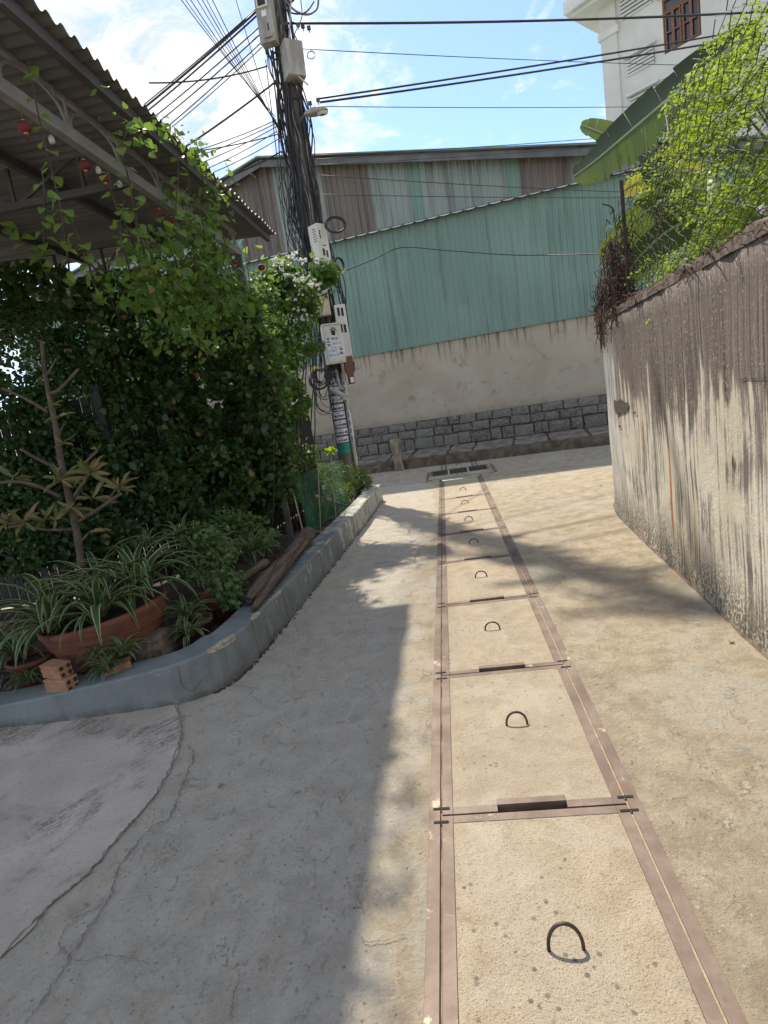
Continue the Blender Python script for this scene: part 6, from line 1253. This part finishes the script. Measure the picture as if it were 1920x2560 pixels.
banana_leaf('leaf', [AY(1900, 70, 4.9), AY(1790, 150, 5.1), AY(1690, 232, 5.3), AY(1590, 316, 5.5), AY(1500, 392, 5.7), AY(1436, 440, 5.8)], upv, .16, .19, bn, matl='bananaunder', tear=.95, hangr=.95, seed=3)
banana_leaf('leaf', [AY(1770, 150, 5.6), AY(1745, 220, 5.5), AY(1712, 300, 5.5), AY(1684, 362, 5.5)], (1, .2, .1), .24, .06, bn, tear=.4, hangr=.5, seed=5)
banana_leaf('leaf', [AY(1640, 420, 6.9), AY(1590, 370, 6.9), AY(1510, 335, 6.9), AY(1452, 312, 6.9)], (-.2, 0, -1), .12, .09, bn, tear=.3, hangr=-.5, seed=6)
banana_leaf('leaf', [AY(1760, 430, 6.5), AY(1690, 440, 6.6), AY(1640, 370, 6.6), AY(1600, 330, 6.6)], (0, 0, -1), .26, .12, bn, matl='bananaunder', tear=.8, hangr=.6, seed=7)
banana_leaf('leaf', [AY(1800, 470, 6.2), AY(1700, 480, 6.3), AY(1600, 540, 6.4), AY(1500, 640, 6.5)], (-.5, -.3, .6), .17, .22, bn, tear=.7, hangr=.9, seed=8)
banana_leaf('leaf', [AY(1820, 540, 6.0), AY(1700, 560, 6.2), AY(1600, 640, 6.3), AY(1545, 730, 6.4)], (-.5, -.3, .6), .14, .2, bn, tear=.7, hangr=.9, seed=9)
banana_leaf('leaf', [AY(1760, 430, 6.8), AY(1680, 430, 6.9), AY(1600, 455, 7.0), AY(1555, 480, 7.0)], (0, -.3, .6), .12, .12, bn, mat='bananadry', tear=.8, hangr=.6, seed=10)
banana_leaf('leaf', [AY(1900, 560, 5.6), AY(1800, 600, 5.7), AY(1720, 690, 5.8)], (-.4, -.3, .6), .16, .2, bn, tear=.5, hangr=.8, seed=12)
# ------------------------------------------------------------------ moringa tree
mo = thing('moringa_tree', (2.7, 4.3, 0), 'feathery yellow-green tree crowding behind the chain-link at right', 'tree')
MB().tube(cat_pts([(2.9, 4.3, 0), (2.85, 4.3, 1.5), (2.7, 4.25, 2.6), (2.6, 4.2, 3.6), (2.65, 4.1, 4.6)], 5), [.07 - .05 * i / 20 for i in range(21)], 8).build('trunk', M['bark'], mo, smooth=True)
LV, LF = [], []
frq = []     # unit frond: leaflet positions/axes in a plane: along +y, spread x
for i in range(9):
    y = .18 + .09 * i; ln_ = .34 * math.sin(math.pi * (.25 + .7 * i / 9)) + .05
    for s in (-1, 1):
        for j in range(3):
            u = .12 + ln_ * (j + .6) / 3; c2 = np.array((s * u * .86, y + u * .42, 0)); ll = .085 * (1 - .12 * j)
            for s2 in (-1, 1):
                for m_ in range(2): frq.append((c2 + np.array((s * .30, s2 * .9, 0)) * ll * .55 * (m_ + .6), np.array((s * .5, s2 * .8 + .2, 0))))
            if j == 2: frq.append((c2 + np.array((s * .05, .02, 0)), np.array((s * .86, .42, 0))))
frq.append((np.array((0, 1.02, 0)), np.array((0, 1, 0))))
fp_ = np.array([a for a, _ in frq]); fa_ = nrm(np.array([b_ for _, b_ in frq])); LT = (np.array([(0, 0, 0), (-.30, .5, .05), (0, 1, -.03), (.30, .5, .05)], float), np.array([(0, 1, 2, 3)]))
P_, A_, N_, S_ = [], [], [], []; stemb = MB(); rgm = np.random.default_rng(5)
def minY(px, py):
    d = ray(px, py); r_ = d[0] / d[1]; return max(2.2, 1.62 / max(.05, r_ - .065))
def frond(px, py, dY, size, dirn):
    Y = minY(px, py) + dY; o = AY(px, py, Y); a = unit(np.array(dirn) + rgm.normal(size=3) * .28); up_ = np.array((0, -.25, 1)) + rgm.normal(size=3) * .3; x_ = unit(np.cross(a, up_)); z_ = np.cross(x_, a); s = size * rgm.uniform(.8, 1.2)
    q = fp_ * s; droop = -.30 * s * (fp_[:, 1] ** 2) + rgm.normal(size=len(fp_)) * .012; P_.append(o + q[:, :1] * x_ + q[:, 1:2] * a + np.array((0, 0, 1)) * droop[:, None] + rgm.normal(size=(len(fp_), 3)) * .008)
    A_.append(fa_[:, :1] * x_ + fa_[:, 1:2] * a + rgm.normal(size=fa_.shape) * .35 + np.array((0, 0, -.15))); N_.append(np.tile(z_, (len(fp_), 1)) + rgm.normal(size=fa_.shape) * .45); S_.append(rgm.uniform(.015, .038, len(fp_)))
    stemb.tube([o, o + a * s * .5 - np.array((0, 0, .075 * s)), o + a * s - np.array((0, 0, .30 * s))], .0022, 3, False)
for (x0, y0, x1, y1, n_, dy) in ((1960, -20, 2030, 130, 6, .4), (1910, 110, 1990, 220, 6, .6), (1870, 230, 1960, 310, 5, .7), (1790, 300, 1940, 390, 7, .7), (1850, 390, 1980, 520, 6, .8), (1880, 480, 1980, 600, 5, .8), (1740, 570, 1900, 650, 8, .7), (1740, 630, 1830, 680, 5, .5), (1820, 610, 1920, 640, 5, .4), (1980, 120, 2080, 520, 12, .5)):
    for k in range(n_): frond(rgm.uniform(x0, x1), rgm.uniform(y0, y1), .30 + abs(rgm.normal()) * dy, .46, (-.80, .05, -.02 - .2 * (y0 > 350)))
for (px, py) in ((1825, 95), (1790, 375), (1780, 400), (1800, 360)): frond(px, py - 10, .40, .44, (-.95, .15, -.10))
V, F = leaves(np.vstack(P_), np.vstack(A_), np.vstack(N_), np.concatenate(S_), LT); mesh_np('foliage', V, F, M['moringa'], mo)['kind'] = 'stuff'; stemb.build('frond_stems', M['greenstem'], mo)['kind'] = 'stuff'
for k in range(14):
    o = AY(rgm.uniform(1720, 1920), rgm.uniform(60, 640), 0); 
    px, py = rgm.uniform(1700, 1920), rgm.uniform(120, 640); tip = AY(px, py, minY(px, py) + .35); z0 = max(1.6, tip[2] - .9); MB().tube(cat_pts([(2.75, 4.25, z0), ((2.75 + tip[0]) / 2, (4.25 + tip[1]) / 2, (z0 + tip[2]) / 2 - .05), tip], 5), [.016 - .011 * i / 10 for i in range(11)], 5).build('branch', M['bark'], mo)
# grey-leaved backdrop shrubs inside the right-hand yard
shrub_r = thing('yard_shrub', (3.4, 5.2, 0), 'darker bush filling the depth behind the feathery tree', 'shrub'); V, F = leaves(*blob([(np.array((3.3, 4.6, 2.6)), (.7, .9, .9), 1), (np.array((3.0, 3.6, 2.7)), (.5, .6, .8), 1), (np.array((3.7, 5.8, 2.3)), (.8, .8, .9), 1)], 1700, .05, .10, rg), HEART); mesh_np('foliage', V, F, M['hedge'], shrub_r)['kind'] = 'stuff'
MB().tube([(3.4, 5.0, 0), (3.35, 4.9, 1.2), (3.3, 4.7, 2.5)], [.05, .04, .02], 7).build('stem', M['bark'], shrub_r)

# ------------------------------------------------------------------ litter on the lane
M['dryleaf'] = mk_leaf('fallen_leaf', (0.16, 0.06, 0.03), (0.24, 0.13, 0.05), (0.20, 0.09, 0.03), 0.2, islands=False)
dl_me = bpy.data.meshes.new('fallen_leaf'); V, F = tmpl(.8, 'oval', .18, .3); dl_me.from_pydata(V.tolist(), [], F.tolist()); dl_me.materials.append(M['dryleaf']); dl_me.update()
for (px, py, sz, lb) in ((1823, 1602, .040, 'small curled red-brown leaf on the lane near the right wall'), (690, 1490, .03, 'tiny dry leaf on the lane beside the kerb'), (1020, 1330, .035, 'dry leaf lying on the lane near the planter tip'), (1500, 1215, .035, 'dry leaf at the foot of the wall corner'), (560, 1960, .028, 'tiny brown leaf scrap on the shaded concrete')):
    o = bpy.data.objects.new('fallen_leaf', dl_me); COL.objects.link(o); o.location = tuple(G(px, py, .008)); o.rotation_euler = (rnd.uniform(-.2, .2), rnd.uniform(-.2, .2), rnd.uniform(0, 6)); o.scale = (sz, sz, sz); tag(o, lb, 'leaf', 'fallen leaves on the lane')
b = MB(); r0 = random.Random(31)
for k in range(420):
    x, y = r0.uniform(-1.3, 1.4), 1.0 + 8.0 * r0.random() ** 1.5
    if r0.random() < .45: x = r0.choice((-1.30 + .02 * y, 1.20 + .065 * y)) + r0.uniform(-.08, .12) * r0.random()
    if XO0 - .01 < x < XO1 + .01 or x > 1.2 + .065 * y: continue
    q_ = r0.uniform(.0018, .0055); a_ = r0.uniform(0, 6); vs = [(x + q_ * math.cos(a_ + t) * r0.uniform(.7, 1.3), y + q_ * math.sin(a_ + t) * r0.uniform(.7, 1.3), 0.0005) for t in (0, 1.6, 3.1, 4.7)] + [(x, y, q_ * .9)]
    b.add(vs, [(0, 1, 4), (1, 2, 4), (2, 3, 4), (3, 0, 4)])
tag(b.build('loose_grit', M['chip']), 'loose pale grit scattered on the concrete lane', 'grit', kind='stuff')
